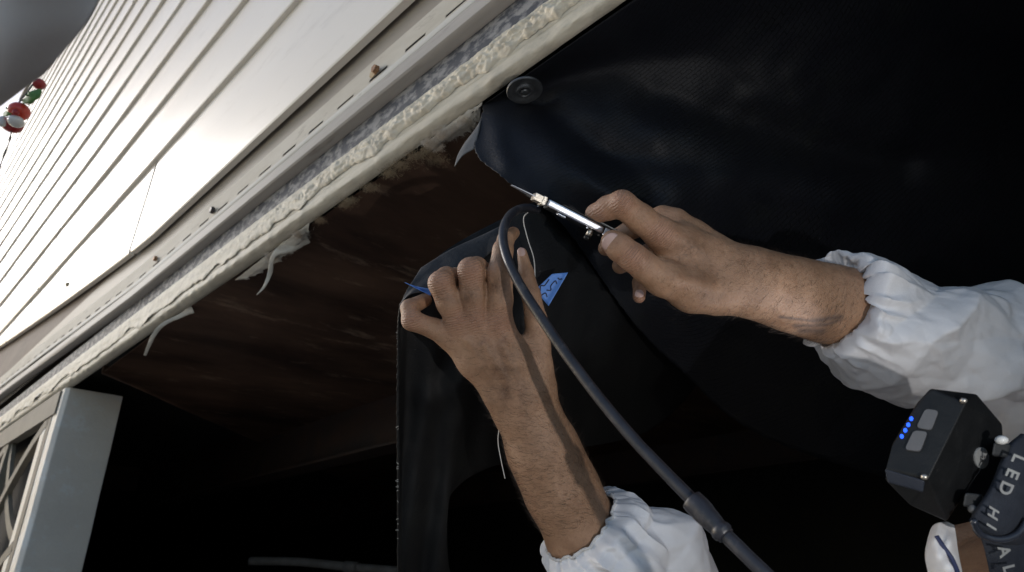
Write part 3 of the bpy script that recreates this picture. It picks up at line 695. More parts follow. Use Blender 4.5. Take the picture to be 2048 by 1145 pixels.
# left hand, back of the hand to the camera, fingers curled over the flap
L_fore = [(1290, 1270, .635, 76), (1172, 1075, .622, 66), (1120, 972, .615, 62), (1082, 890, .612, 57), (1050, 818, .610, 50)]
L_palm = [[(1030, 815, .606, 40), (1002, 792, .602, 30), (945, 725, .603, 26), (898, 672, .603, 24)],
          [(1030, 815, .606, 40), (1020, 790, .600, 30), (965, 715, .598, 28), (918, 646, .597, 26)],
          [(1045, 815, .606, 42), (1040, 790, .599, 32), (990, 715, .595, 30), (952, 642, .594, 27)],
          [(1060, 815, .608, 44), (1058, 790, .600, 34), (1030, 715, .595, 32), (996, 650, .594, 29)],
          [(1072, 812, .612, 40), (1078, 770, .606, 30), (1076, 730, .604, 25), (1075, 684, .604, 23)],
          [(1050, 740, .612, 38), (1000, 690, .612, 34)]]
L_fing = [[(898, 672, .603, 23), (868, 657, .600, 20), (824, 641, .594, 20), (819, 616, .600, 17), (850, 600, .618, 14)],
          [(918, 646, .597, 25), (899, 605, .588, 26), (882, 567, .583, 25), (893, 556, .596, 22), (912, 556, .622, 20), (905, 590, .635, 16)],
          [(952, 642, .594, 26), (946, 590, .586, 27), (942, 541, .580, 26), (953, 536, .594, 22), (968, 545, .622, 20), (960, 590, .637, 16)],
          [(996, 650, .594, 28), (999, 600, .588, 26.5), (1000, 548, .583, 26), (1006, 500, .592, 20), (1012, 478, .602, 16.5), (1027, 466, .625, 12.5)],
          [(1075, 690, .604, 24), (1072, 640, .606, 22), (1062, 590, .615, 19), (1052, 545, .622, 15), (1044, 505, .628, 10)]]
L_bump = [((918, 640, .590, 16), (930, 662, .592, 13), .006), ((952, 638, .587, 16), (965, 662, .589, 13), .006), ((996, 644, .586, 17), (1005, 672, .589, 14), .006),
          
          ((970, 690, .578, 5), (1030, 780, .583, 5), .008), ((1008, 690, .577, 5), (1045, 780, .583, 5), .008), ((935, 680, .582, 4), (1000, 770, .588, 4), .008)]
L_dent = [((936, 640, .578, 2), (925, 610, .573, 2.5), .004), ((974, 645, .576, 2), (970, 610, .572, 2.5), .004)]
# right hand holding the knife between thumb and bent index
R_fore = [(1985, 730, .665, 70), (1720, 622, .635, 68), (1640, 604, .625, 63.5), (1570, 585, .616, 58), (1500, 564, .607, 53), (1455, 556, .602, 48)]
R_palm = [[(1475, 550, .606, 44), (1410, 512, .602, 40), (1360, 488, .597, 36), (1322, 468, .590, 31)],
          [(1475, 545, .612, 40), (1420, 503, .618, 35), (1385, 472, .618, 29), (1350, 444, .618, 25)],
          [(1470, 550, .62, 40), (1420, 520, .635, 34), (1370, 485, .642, 26)],
          [(1475, 570, .606, 48), (1430, 578, .598, 47), (1385, 578, .590, 44), (1325, 556, .577, 35)],
          [(1440, 555, .61, 48), (1390, 535, .605, 46), (1350, 515, .602, 38)],
          [(1450, 570, .63, 40), (1380, 560, .65, 34)]]
R_fing = [[(1322, 468, .590, 31), (1282, 438, .583, 29), (1244, 408, .578, 27), (1216, 416, .587, 24), (1192, 428, .600, 20), (1187, 442, .622, 16)],
          [(1350, 444, .618, 25), (1325, 436, .625, 24), (1275, 452, .645, 21), (1230, 478, .650, 18), (1212, 496, .640, 16)],
          [(1370, 485, .642, 24), (1315, 500, .662, 21), (1262, 520, .668, 18), (1240, 532, .655, 16)],
          [(1372, 520, .655, 24), (1312, 545, .672, 18), (1280, 565, .668, 14.5), (1278, 594, .660, 12.5)],
          [(1325, 556, .577, 35), (1294, 536, .572, 31), (1266, 515, .570, 28.5), (1240, 496, .571, 27.5), (1226, 484, .574, 24.5)]]
R_bump = [((1322, 462, .583, 18), (1330, 470, .584, 18), .008), ((1244, 404, .570, 17), (1250, 410, .570, 17), .005), ((1266, 512, .563, 17), (1272, 518, .563, 17), .005),
          ((1345, 470, .577, 5), (1440, 528, .585, 5), .009), ((1365, 452, .600, 5), (1450, 512, .590, 5), .009), ((1350, 560, .562, 8), (1410, 575, .572, 9), .012),
          ((1500, 528, .592, 12), (1520, 532, .594, 12), .012)]
R_dent = [((1310, 515, .570, 3), (1352, 545, .574, 4), .007)]
VL, FL = hand_mesh(L_fore, L_palm, L_fing, L_bump, L_dent, .00135)
VR, FR = hand_mesh(R_fore, R_palm, R_fing, R_bump, R_dent, .00135)

# the rest of the body, coarser: upper arms, neck, head with a face
S_L, S_R = P(1760, 1500, .66), P(2330, 900, .72); E_L = pr(L_fore[0])[0]; E_R = pr(R_fore[0])[0]
HC = P(2085, 1262, .50)                                 # head centre
face = nrm(P(1500, 300, 1.2)-HC)                        # where the worker looks
chest = (S_L+S_R)/2+RIGHT*.17-UP*.12+FWD*.03; spine = nrm(np.array([.45, .15, -.38])); hip = chest+spine*.50
hip = np.array([hip[0], hip[1], max(hip[2], .20)])
side = nrm(S_L-S_R)
hup = nrm(np.cross(side, face)); hup = hup if np.dot(hup, HC-chest) > 0 else -hup; hs = nrm(np.cross(face, hup))
def body_rest():
    fl = Field(np.minimum(np.minimum(E_L, E_R), np.minimum(HC, chest))-.22, np.maximum(np.maximum(E_L, E_R), np.maximum(HC, np.maximum(S_L, S_R)))+.22, .0045); A = fl.new()
    for a, b, ra, rb, k in [(E_L, S_L, .034, .045, .02), (E_R, S_R, .034, .045, .02), (S_L, chest, .05, .09, .04), (S_R, chest, .05, .09, .04), (chest, HC-face*.02-hup*.04, .06, .055, .03)]: fl.cone(A, a, b, ra, rb, k)
    H = fl.new()
    fl.cone(H, HC-face*.012+hup*.012, HC-face*.03+hup*.015, .082, .085, .02); fl.cone(H, HC+face*.035-hup*.055, HC+face*.01-hup*.03, .048, .062, .03)
    fl.cone(H, HC+face*.085-hup*.005, HC+face*.100-hup*.035, .008, .013, .010)                    # nose
    fl.cone(H, HC+face*.074+hup*.016+hs*.03, HC+face*.074+hup*.016-hs*.03, .016, .016, .012)      # brow
    for sg in (-1, 1):
        fl.cone(H, HC+face*.070-hup*.002+hs*sg*.031, HC+face*.071-hup*.002+hs*sg*.031, .013, .013, .003)
        fl.cone(H, HC-face*.005-hup*.01+hs*sg*.083, HC-face*.012+hup*.015+hs*sg*.088, .010, .013, .004)
    fl.cone(H, HC+face*.082-hup*.060+hs*.018, HC+face*.082-hup*.060-hs*.018, .009, .009, .005); fl.cone(H, HC+face*.076-hup*.085, HC+face*.074-hup*.086, .020, .020, .015)
    A = union(A, H, .02); return surface_nets(A, fl.org, fl.h)
VB, FB = body_rest()
person = thing('person', 'person in a white hooded coverall reaching in from the right to cut the black fabric', 'person', (float(chest[0]), float(chest[1]), 0.0))
Vall = np.vstack([VL, VR, VB]); Fall = np.vstack([FL, FR+len(VL), FB+len(VL)+len(VR)])
# vertex tones from real positions
def dist_pts(V, c): return np.linalg.norm(V-np.array(c), axis=1)
def seg_dist(V, a, b):
    a = np.array(a); b = np.array(b); d = b-a; t = np.clip(((V-a)@d)/(d@d), 0, 1); return np.linalg.norm(V-a-t[:, None]*d, axis=1)
tone = np.zeros((len(Vall), 3))
for (px, py, d) in [(918, 640, .585), (952, 638, .582), (996, 645, .582), (881, 566, .575), (942, 545, .572), (820, 640, .58), (1322, 468, .575), (1244, 405, .565), (1266, 515, .558), (1190, 432, .58), (1278, 600, .66)]:
    tone[:, 0] = np.maximum(tone[:, 0], .75*np.exp(-(dist_pts(Vall, P(px, py, d))/.014)**2))
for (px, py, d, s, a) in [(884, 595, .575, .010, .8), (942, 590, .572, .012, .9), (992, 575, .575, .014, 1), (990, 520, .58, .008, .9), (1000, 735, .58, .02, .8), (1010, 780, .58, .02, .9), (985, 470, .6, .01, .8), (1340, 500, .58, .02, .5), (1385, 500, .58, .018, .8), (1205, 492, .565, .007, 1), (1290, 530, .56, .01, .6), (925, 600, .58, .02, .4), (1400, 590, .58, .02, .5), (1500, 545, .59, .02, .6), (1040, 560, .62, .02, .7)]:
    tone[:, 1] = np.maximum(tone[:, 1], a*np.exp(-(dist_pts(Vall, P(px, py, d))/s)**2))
for a, b, wd in [((1560, 634), (1625, 642), .0016), ((1625, 642), (1682, 634), .0030), ((1590, 652), (1650, 650), .0024), ((1650, 650), (1680, 640), .0020), ((1600, 661), (1645, 662), .0034), ((1222, 1020), (1218, 1032), .004)]:
    # ink sits on the skin where the line of the tattoo lies
    A_, B_ = P(*a, .60), P(*b, .60); dd = []
    Cc = (Vall-np.array([0, 0, CZ]))@R; pxs = 1024-F*Cc[:, 0]/Cc[:, 2]; pys = 572+F*Cc[:, 1]/Cc[:, 2]; Q = np.stack([pxs, pys, 0*pxs], 1)
    ds = seg_dist(Q, (*a, 0), (*b, 0))*.6/F; tone[:, 2] = np.maximum(tone[:, 2], .6*np.exp(-(ds/wd)**2)*np.clip(ds*0+1, 0, 1)*(Cc[:, 2] > -.64))
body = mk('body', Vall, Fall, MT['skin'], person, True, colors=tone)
al_ = body.data.attributes.new('along', 'FLOAT', 'POINT')
axL = P(935, 560, .59)-P(985, 720, .60); axR = P(1235, 400, .58)-P(1380, 530, .6); isL = np.arange(len(Vall)) < len(VL)
al_.data.foreach_set('value', np.where(isL, Vall@nrm(axL), Vall@nrm(axR)))
sm = body.modifiers.new('smooth', 'SMOOTH'); sm.factor = .5; sm.iterations = 3

# arm hair
def arm_hair(V, Fc, region, n, name):
    tri = V[Fc[:, :3]]; nn = np.cross(tri[:, 1]-tri[:, 0], tri[:, 2]-tri[:, 0]); nn /= np.linalg.norm(nn, axis=1)[:, None]+1e-12; cen = V[Fc].mean(axis=1)
    wgt = region(cen); idx = rng.choice(len(cen), n, p=wgt/wgt.sum()); Vh = []; fh = []
    return cen[idx], nn[idx]
def build_hair(V, Fc, a, b, n, parent):
    a = np.array(a); b = np.array(b); ax = nrm(b-a)          # a elbow side, b hand side
    def reg(c):
        t = ((c-a)@ax)/np.linalg.norm(b-a); return np.where((t > .0) & (t < 1.25), np.clip(1.3-t, .12, 1), 0)
    cen, nn = arm_hair(V, Fc, reg, n, ''); Vh = []; fh = []
    for p, m in zip(cen, nn):
        sw = noise.noise(Vector(p)*30)*1.5; perp = np.cross(m, ax); d = nrm(ax*.25+perp*(.7+.5*sw)+m*.35+rng.normal(0, .25, 3)); p = p-m*.0003
        Lh = rng.uniform(.004, .010); cur = p; w0 = .000105
        for k in range(3):
            nx = cur+d*Lh/3; d = nrm(d+ax*.25-m*.14); sd = np.cross(d, FWD); sd = nrm(sd)*w0*(1-k*.28); sd2 = sd*.6; q = len(Vh)
            Vh += [cur-sd, cur+sd, nx+sd2, nx-sd2]; fh.append((q, q+1, q+2, q+3)); cur = nx
    mk('arm_hair', Vh, fh, MT['hair'], parent, kind='stuff')
build_hair(VL, FL, P(1165, 1040, .60), P(1010, 700, .59), 4200, body)
build_hair(VR, FR, P(1700, 610, .60), P(1400, 520, .59), 3600, body)

# nails
def fingernail(tip, root, r, wd, ln, shift=0):
    (a, ra), (b, rb) = pr(tip), pr(root); ax = nrm(np.array(a)-np.array(b)); nv = -nrm(a-np.array([0, 0, CZ])); nv = nrm(nv-ax*(nv@ax)); bt = np.cross(ax, nv)
    nv = nrm(nv*math.cos(shift)+bt*math.sin(shift)); bt = np.cross(ax, nv); V = []; n = 12
    for i in range(n):
        for j in range(n):
            u = i/(n-1)*2-1; v = j/(n-1)*2-1; uu = u*math.sqrt(1-v*v/2); vv = v*math.sqrt(1-u*u/2)
            th = uu*wd; rr = r+.0002; V.append(a+ax*(vv*ln-.001)+(nv*math.cos(th)+bt*math.sin(th))*rr-nv*.0012*max(0, vv)**2)
    o = mk('fingernail', V, grid(n, n), MT['nail'], body, True); s = o.modifiers.new('thickness', 'SOLIDIFY'); s.thickness = .0006; return o
fingernail((1224, 483, .5735, 24.5), (1266, 515, .570, 28), 24.9*.574/F, .92, .0086, -.15)
fingernail((1278, 594, .660, 12.5), (1280, 565, .668, 14), 12.7*.66/F, .8, .0045)
fingernail((1043, 505, .628, 10), (1052, 545, .622, 15), 11*.628/F, .8, .005)

# sleeves and coverall
def facets(u, v, N, tab, sd):                            # flat facets meeting along straight crisp creases
    iu = math.floor(u); iv = math.floor(v); fu = u-iu; fv = v-iv
    H = lambda i, j: tab[(i % N), (j+sd) % 97]
    a, b, c, d = H(iu, iv), H(iu+1, iv), H(iu, iv+1), H(iu+1, iv+1)
    if tab[(iu*3+1) % N, (iv*5+sd) % 97] > .5:
        return a+(b-a)*fu+(d-b)*fv if fu > fv else a+(d-c)*fu+(c-a)*fv
    return a+(b-a)*fu+(c-a)*fv if fu+fv < 1 else d+(c-d)*(1-fu)+(b-d)*(1-fv)
TAB = rng.random((120, 97))
def sleeve(name, js, nring, seg, m, parent, gather, seed, fore, amp=1.0):
    arm = [(pr(a), pr(b)) for a, b in zip(fore[:-1], fore[1:])]
    C_ = catmull([list(P(j[0], j[1], j[2]))+[j[3]*j[2]/F] for j in js], nring); pts = C_[:, :3]; rad = C_[:, 3]
    base = catmull([list(P(j[0], j[1], j[2])) for j in js[4:]] if len(js) > 6 else pts, 3)
    fr = frames(pts)
    # stable axis: the balloon folds back, so use the overall arm direction for every ring
    axd = nrm(np.array(P(*js[-3][:3]))-np.array(P(*js[0][:3]))); V = []
    arc = np.concatenate([[0], np.cumsum(np.linalg.norm(np.diff(pts, axis=0), axis=1)+np.abs(np.diff(rad)))])
    for i in range(nring):
        t = axd if arc[i] < .10 else nrm(axd*(1-min(1, (arc[i]-.10)/.12))+np.array(fr[i][0])*min(1, (arc[i]-.10)/.12))
        a = nrm(np.cross(t, [0.2, .1, 1])); b = np.cross(t, a); s = arc[i]
        for k in range(seg):
            th = 2*math.pi*k/seg; d = a*math.cos(th)+b*math.sin(th); p = pts[i]+d*rad[i]
            q = Vector(p); gth = math.exp(-s/.022); cx, sx = math.cos(th), math.sin(th)
            g = gather*gth*min(1, s/.004+.12)*(noise.noise(Vector((cx*6+seed, sx*6, s*8)))*1.5+.16*math.sin(th*31+5*noise.noise(Vector((cx*2, sx*2, s*20)))))
            # long pleats running away from the cuff, then broad crumples with crisp fold lines
            pl_ = 1-abs(noise.noise(Vector((cx*3.2+seed, sx*3.2, s*3.0))))*2.6; pleat = math.exp(-((s-.03)/.045)**2)*.0065*(max(-.4, pl_)-.2)
            w1 = q+Vector(noise.noise_vector(q*8))*.03
            rd = (1-min(1, abs(noise.noise(w1*10+Vector((seed, 0, 0))))*6.0))**2+.6*(1-min(1, abs(noise.noise(w1*19+Vector((4, 0, seed))))*7.0))**2; rd2 = (1-min(1, abs(noise.noise(w1*21+Vector((0, seed, 0))))*3.2))**2
            v1 = noise.voronoi(w1*12+Vector((seed, 0, 0)))[0]
            fade = min(1, s/.03)
            A1 = abs(noise.noise(w1*6.5+Vector((seed, 0, 0)))); A2 = abs(noise.noise(w1*13+Vector((0, seed, 0)))); A3 = abs(noise.noise(q*29+Vector((0, 0, seed))))
            wu = th/(2*math.pi)+.018*noise.noise(q*16); wv = s+.010*noise.noise(q*14+Vector((9, 9, 9)))
            F1 = facets(wu*9+wv*7, wv/.050, 9, TAB, int(seed))+0*A3; F2 = facets(wu*23-wv*14, wv/.019, 23, TAB, int(seed)+30); F3 = facets(wu*52, wv/.0085, 52, TAB, int(seed)+60)
            f = pleat+amp*fade*(-.0135+.034*F1+.0062*F2+.0014*F3-.014*A1)
            vv = p+d*(g+f)+t*.003*gth*noise.noise(Vector((th*7, 0, seed))); vv = np.array(vv)
            for (pa, ra), (pb, rb) in arm:                       # cloth lies outside the arm it covers
                sg = pb-pa; tt = min(1, max(0, float((vv-pa)@sg/(sg@sg)))); cc = pa+sg*tt; dd = np.linalg.norm(vv-cc); rr_ = ra+(rb-ra)*tt+.0072+max(0, g+pleat*.5)*.8*fade
                if dd < rr_: vv = cc+(vv-cc)*(rr_/dd)
            V.append(vv)
    fs = []
    for i in range(nring-1):
        for k in range(seg): k2 = (k+1) % seg; fs.append((i*seg+k, i*seg+k2, (i+1)*seg+k2, (i+1)*seg+k))
    o = mk(name, V, fs, m, parent, True); o.data.set_sharp_from_angle(angle=math.radians(50)); return o, V[:seg]
slL, ringL = sleeve('sleeve', [(1160, 1048, .618, 81), (1162, 1052, .618, 87), (1176, 1064, .610, 108), (1204, 1088, .604, 124), (1246, 1125, .610, 130), (1300, 1220, .635, 145), (1420, 1360, .65, 140), (1620, 1470, .66, 140), (1760, 1510, .67, 150)], 230, 260, MT['tyvek'], person, .0035, 3.3, L_fore)
slR, ringR = sleeve('sleeve', [(1679, 606, .630, 66), (1677, 607, .630, 74), (1672, 612, .620, 96), (1696, 625, .610, 116), (1760, 640, .615, 124), (1850, 668, .635, 120), (1950, 705, .665, 122), (2090, 770, .68, 140), (2330, 900, .72, 150)], 230, 260, MT['tyvek'], person, .0035, 8.1, R_fore)
for rg in (ringL, ringR):
    c = np.mean(rg, axis=0); pts = [c+(np.array(p)-c)*(1.0+.008*math.sin(i*.9)) for i, p in enumerate(rg)]+[rg[0]]
    o = tube('elastic_cuff', pts[::2]+[pts[0]], .0015, MT['elastic'], person, 6, cap=False)
def coverall():
    kneeL = hip+np.array([.32, -.20, -.05]); kneeR = hip+np.array([.38, .16, -.05]); kneeL[2] = kneeR[2] = .22
    ftL = kneeL+np.array([.32, -.05, -.15]); ftR = kneeR+np.array([.34, .05, -.15])
    pts = [chest, hip, kneeL, kneeR, ftL, ftR, S_L, S_R, HC]
    fl = Field(np.min(pts, axis=0)-.2, np.max(pts, axis=0)+.2, .009); A = fl.new()
    nk = chest*.45+HC*.55-face*.07-hup*.07
    for a, b, ra, rb in [(chest+spine*.03, hip, .15, .15), (S_L+spine*.02, chest+spine*.06, .085, .14), (S_R+spine*.02, chest+spine*.06, .085, .14), (hip, kneeL, .12, .085), (hip, kneeR, .12, .085), (kneeL, ftL, .08, .055), (kneeR, ftR, .08, .055)]:
        fl.cone(A, a, b, ra, rb, .06)
    X = np.stack(np.meshgrid(*fl.ax, indexing='ij'), -1); 
    V, Fc = surface_nets(A, fl.org, fl.h)
    V2 = []
    for v in V:
        q = Vector(v); a = noise.voronoi(q*9)[0]; V2.append(q+Vector(noise.noise_vector(q*7))*.012+Vector((0, 0, .014))*(a[1]-a[0]))
    o = mk('coverall', V2, Fc, MT['tyvek'], person, True)
    for f_ in (ftL, ftR): ellipsoid('boot', f_+np.array([.03, 0, -.0]), (.13, .05, .05), MT['blk2'], person)
coverall()
# white mask edge with navy piping beside the cheek
ctrlM = [[(1858, 1075, .455), (1868, 1052, .452), (1890, 1044, .450), (1908, 1050, .45)], [(1852, 1110, .45), (1872, 1085, .440), (1900, 1090, .438), (1914, 1100, .442)],
         [(1858, 1150, .45), (1882, 1130, .436), (1912, 1140, .434), (1924, 1150, .44)], [(1872, 1230, .46), (1900, 1220, .44), (1930, 1220, .438), (1944, 1230, .44)]]
mask = sheet('face_mask', ctrlM, 40, 50, MT['tyvek'], person, lambda px, py, d, u, v: d+.004*noise.noise(Vector((px*.05, py*.03, 0))), thick=.0015)
tube('mask_piping', catmull([P(1873, 1072, .442), P(1888, 1095, .4365), P(1905, 1120, .433), P(1921, 1160, .432)], 30), .0016, MT['navy'], person, 8)
# hair and hood shell on the skull
def shell():
    V = []; fs = []; n = 28
    for i in range(n):
        for j in range(n*2):
            ph = (i/(n-1))*math.pi*.45; th = math.pi*j/n
            d = nrm(-face*.85+hup*.5+RIGHT*.5-UP*.4); a = hs; b = np.cross(d, a)
            V.append(HC-face*.02+hup*.012+(d*math.cos(ph)+(a*math.cos(th)+b*math.sin(th))*math.sin(ph))*(.094+.002*noise.noise(Vector((i*.7, j*.5, 0)))))
    for i in range(n-1):
        for j in range(n*2): j2 = (j+1) % (2*n); fs.append((i*2*n+j, i*2*n+j2, (i+1)*2*n+j2, (i+1)*2*n+j))
    o = mk('hood', V, fs, MT['tyvek'], person, True); s = o.modifiers.new('thickness', 'SOLIDIFY'); s.thickness = .002
shell()

# ------------------------------------------------------------------ utility knife
kn = thing('utility_knife', 'silver edged folding utility knife held between the right thumb and index finger, blade out', 'knife', tuple(P(1160, 440, .60)))
k0 = P(1088, 401, .580); k1 = P(1206, 461, .594); kl = nrm(k1-k0); kd = nrm(FWD-kl*(FWD@kl)); kt = np.cross(kl, kd)
if kt@UP < 0: kt = -kt
def kbox(name, s0, s1, t0, t1, d0, d1, m, bv=.0006, taper=None, parent=None):
    V = []
    for s in (s0, s1):
        tp = (taper if (taper and s == s0) else 1)
        for (t, d) in ((t0, d0), (t1, d0), (t1, d1), (t0, d1)): V.append(k0+kl*s+kt*((t0+t1)/2+(t-(t0+t1)/2)*tp)+kd*((d0+d1)/2+(d-(d0+d1)/2)*tp))
    o = mk(name, V, [(0, 1, 2, 3), (7, 6, 5, 4), (0, 4, 5, 1), (1, 5, 6, 2), (2, 6, 7, 3), (3, 7, 4, 0)], m, parent or kn); recalc(o)
    if bv: bevel(o, bv, 2)
    return o
KL = float(np.linalg.norm(k1-k0))
kbox('frame_edge', .004, KL, -.0036, .0036, -.0018, .002, MT['steelb'], .0017)
kbox('handle_body', .006, KL+.035, -.0042, .0042, .0021, .020, MT['blk'], .001)
kbox('side_liner', .020, KL+.030, .0043, .0056, .000, .018, MT['blk'], .0004)
kbox('frame_heel', KL+.0010, KL+.008, -.0040, .0044, -.0012, .004, MT['steelb'], .001)
kbox('blade_holder', -.010, .003, -.0036, .0036, -.0004, .014, MT['brassy'], .0005)
kbox('holder_band', -.0015, .0022, -.0044, .0044, -.0012, .015, MT['brassy'], .0005)
kbox('blade', -.034, -.006, -.0005, .0005, .000, .015, MT['steelb'], 0, .5)
kbox('pocket_clip', .018, .027, -.0062, -.0044, -.001, .007, MT['steelb'], .0008)
kbox('side_stud', .050, .052, -.0050, -.0043, .0, .002, MT['steelb'], .0003)
kbox('clip_base', KL-.001, KL+.012, -.0060, -.0043, .001, .008, MT['blk'], .0005)
c = k0+kl*.0565; tube('clamp_screw', [c-kt*.0042+kd*.004, c-kt*.0110+kd*.004], .0030, MT['brassy'], kn, 14)
tube('screw_knob', [c-kt*.0112+kd*.004, c-kt*.0150+kd*.004], .0036, MT['blk'], kn, 16)
kbox('back_spring', KL-.006, KL+.014, .0057, .0072, .001, .010, MT['washer'], .0005)

# ------------------------------------------------------------------ hose
hs_t = thing('rubber_hose', 'dark rubber hose looping over the left index finger and running down to the lower right', 'hose', tuple(P(1240, 850, .45)))
hp = [(1075, 420, .665), (1050, 416, .645), (1026, 425, .625), (1011, 446, .605), (1006, 478, .585), (1016, 520, .563), (1040, 570, .545), (1080, 632, .525), (1130, 705, .503), (1190, 785, .478), (1260, 870, .452), (1330, 944, .428), (1400, 1015, .405)]
hpts = catmull([P(*q) for q in hp], 150)
tube('hose_body', hpts, [.0046]*150, MT['hose'], hs_t, 24, wob=.03)
ax0, ax1 = P(1384, 1000, .410), P(1452, 1072, .388)
CS = .9
cp = [ax0+(ax1-ax0)*t for t in np.linspace(0, 1, 26)]
rr = [(.0086 if t < .05 else .0088-.0002*t) if t < .35 else (.0088-(t-.35)*.0048 if t < .8 else (.0070 if t < .84 else (.0078 if t < .96 else .0066))) for t in np.linspace(0, 1, 26)]
sl_ = tube('hose_coupling', cp, [q*CS for q in rr], MT['hose'], hs_t, 28, wob=.06, cap=False); s = sl_.modifiers.new('thickness', 'SOLIDIFY'); s.thickness = .0016; s.offset = -1
hp2 = catmull([P(1440, 1060, .392), P(1490, 1108, .378), P(1560, 1180, .362), P(1640, 1290, .35), P(1700, 1500, .35)], 60)
tube('hose_tail', hp2, .0047, MT['hose'], hs_t, 22, wob=.04)

# ------------------------------------------------------------------ headlamp
hl = thing('headlamp', 'black headlamp with two grey buttons and four blue lights on the worker at lower right', 'headlamp', tuple(P(1890, 920, .43)))
def hull(name, pts, m, parent, bv=.002):
    bm = bmesh.new(); off = root_of(parent)
    for p in pts: bm.verts.new(Vector(p)-off)
    r = bmesh.ops.convex_hull(bm, input=bm.verts); bmesh.ops.delete(bm, geom=[g for g in r['geom_interior'] if isinstance(g, bmesh.types.BMVert)], context='VERTS')
    bmesh.ops.dissolve_limit(bm, angle_limit=math.radians(6), verts=bm.verts, edges=bm.edges)
    me = bpy.data.meshes.new(name); bm.to_mesh(me); bm.free(); me.materials.append(m); o = bpy.data.objects.new(name, me); C.objects.link(o); o.parent = parent; bevel(o, bv, 3, 15); return o
bf = {'a': (1861, 777, .432), 'b': (1932, 806, .418), 'c': (1857, 957, .408), 'd': (1771, 940, .424), 'e': (1785, 886, .430), 'f': (1834, 806, .434)}
hull('housing', [P(*bf[k]) for k in bf]+[P(1953, 788, .430), P(2004, 848, .438), P(2006, 872, .438), P(1893, 1043, .428), P(1820, 1011, .424), P(1770, 960, .430),
     P(1860, 785, .47), P(1950, 800, .475), P(1990, 860, .48), P(1895, 1020, .475), P(1790, 940, .47)], MT['blk'], hl, .0022)
A3, B3, C3 = P(*bf['a']), P(*bf['b']), P(*bf['c']); Dd = P(*bf['d'])
nf = nrm(np.cross(B3-C3, Dd-C3)); nf = nf if nf@FWD < 0 else -nf
def on_face(px, py, lift=.0004, o=C3, n_=None):
    n_ = nf if n_ is None else n_; dr = P(px, py, 1)-np.array([0, 0, CZ]); t = ((o-np.array([0, 0, CZ]))@n_)/(dr@n_); return np.array([0, 0, CZ])+dr*t+n_*lift
def pad(name, poly, th, m, parent, o=C3, n_=None, lift=0):
    n_ = nf if n_ is None else n_; k = len(poly); V = [on_face(*p, lift-.001, o, n_) for p in poly]+[on_face(*p, lift+th, o, n_) for p in poly]
    fs = [tuple(range(k)), tuple(k+q for q in range(k))[::-1]]+[(q, (q+1) % k, k+(q+1) % k, k+q) for q in range(k)]
    ob = mk(name, V, fs, m, parent); recalc(ob); return ob
def rounded(poly, r, n=5):
    out = []; k = len(poly)
    for i in range(k):
        p0, p1, p2 = [np.array(poly[(i+q) % k], float) for q in (-1, 0, 1)]; a = p1+nrm(p0-p1)*r; b = p1+nrm(p2-p1)*r
        for t in np.linspace(0, 1, n): out.append(tuple((1-t)**2*a+2*t*(1-t)*p1+t*t*b))
    return out
pad('mode_button', rounded([(1851, 820), (1878, 824), (1863, 863), (1833, 857)], 8), .0014, MT['greybtn'], hl, lift=.0012)
pad('power_button', rounded([(1828, 863), (1856, 866), (1841, 905), (1810, 901)], 8), .0014, MT['greybtn'], hl, lift=.0012)
MT['led'] = emat('blue_led', (.02, .11, 1.0), 1.1)
for q in [(1823, 839), (1817, 851), (1811, 862), (1804, 874)]:
    pad('indicator_light', [(q[0]+4.0*math.cos(a), q[1]+4.3*math.sin(a)) for a in np.linspace(0, 6.28, 13)[:-1]], .0008, MT['led'], hl, lift=.0010)
for q in [(1927, 803), (1849, 955)]:
    ellipsoid('housing_screw', on_face(*q, .0015), (.0024, .0024, .0020), MT['brassy'], hl, n=8)
# big dark side with oval sticker
Es = P(1893, 1043, .428); ns = nrm(np.cross(P(2004, 848, .438)-C3, Es-C3)); ns = ns if ns@FWD < 0 else -ns
st = pad('oval_sticker', [(1958+14*math.cos(a), 914+21*math.sin(a)) for a in np.linspace(0, 6.28, 29)[:-1]], .0004, MT['label'], hl, C3, ns, .0016)
tube('sticker_symbol', [on_face(1958+4.5*math.cos(a), 914+7*math.sin(a), .0027, C3, ns) for a in np.linspace(-.9, 4.0, 12)], .0003, MT['greybtn'], st, 5); tube('sticker_symbol', [on_face(1957, 902, .0027, C3, ns), on_face(1957, 913, .0027, C3, ns)], .0003, MT['greybtn'], st, 5)
MT['gloss'] = mat('blue_black_gloss', (.02, .024, .034), (.03, .034, .045), 60, .22, .05, 300)[0]
hull('lower_bezel', [P(1769, 937, .4235), P(1850, 961, .4085), P(1846, 985, .4105), P(1775, 965, .4245), P(1780, 950, .45), P(1850, 980, .44)], MT['gloss'], hl, .0012)
# lens on the far side
lc = P(1858, 880, .480); face_l = nrm(P(1010, 400, .75)*.35+P(1500, 500, 1.2)*.65-lc); lathe('lens_bezel', lc, tuple(face_l), [(.020, -.012), (.022, 0), (.020, .008), (.017, .008), (.015, .002), (.002, .001)], MT['blk'], hl, 32)
disc('lens', lc+face_l*.003, tuple(face_l), .015, emat('lit_lens', (.85, .9, 1), 2.0), hl, 28)
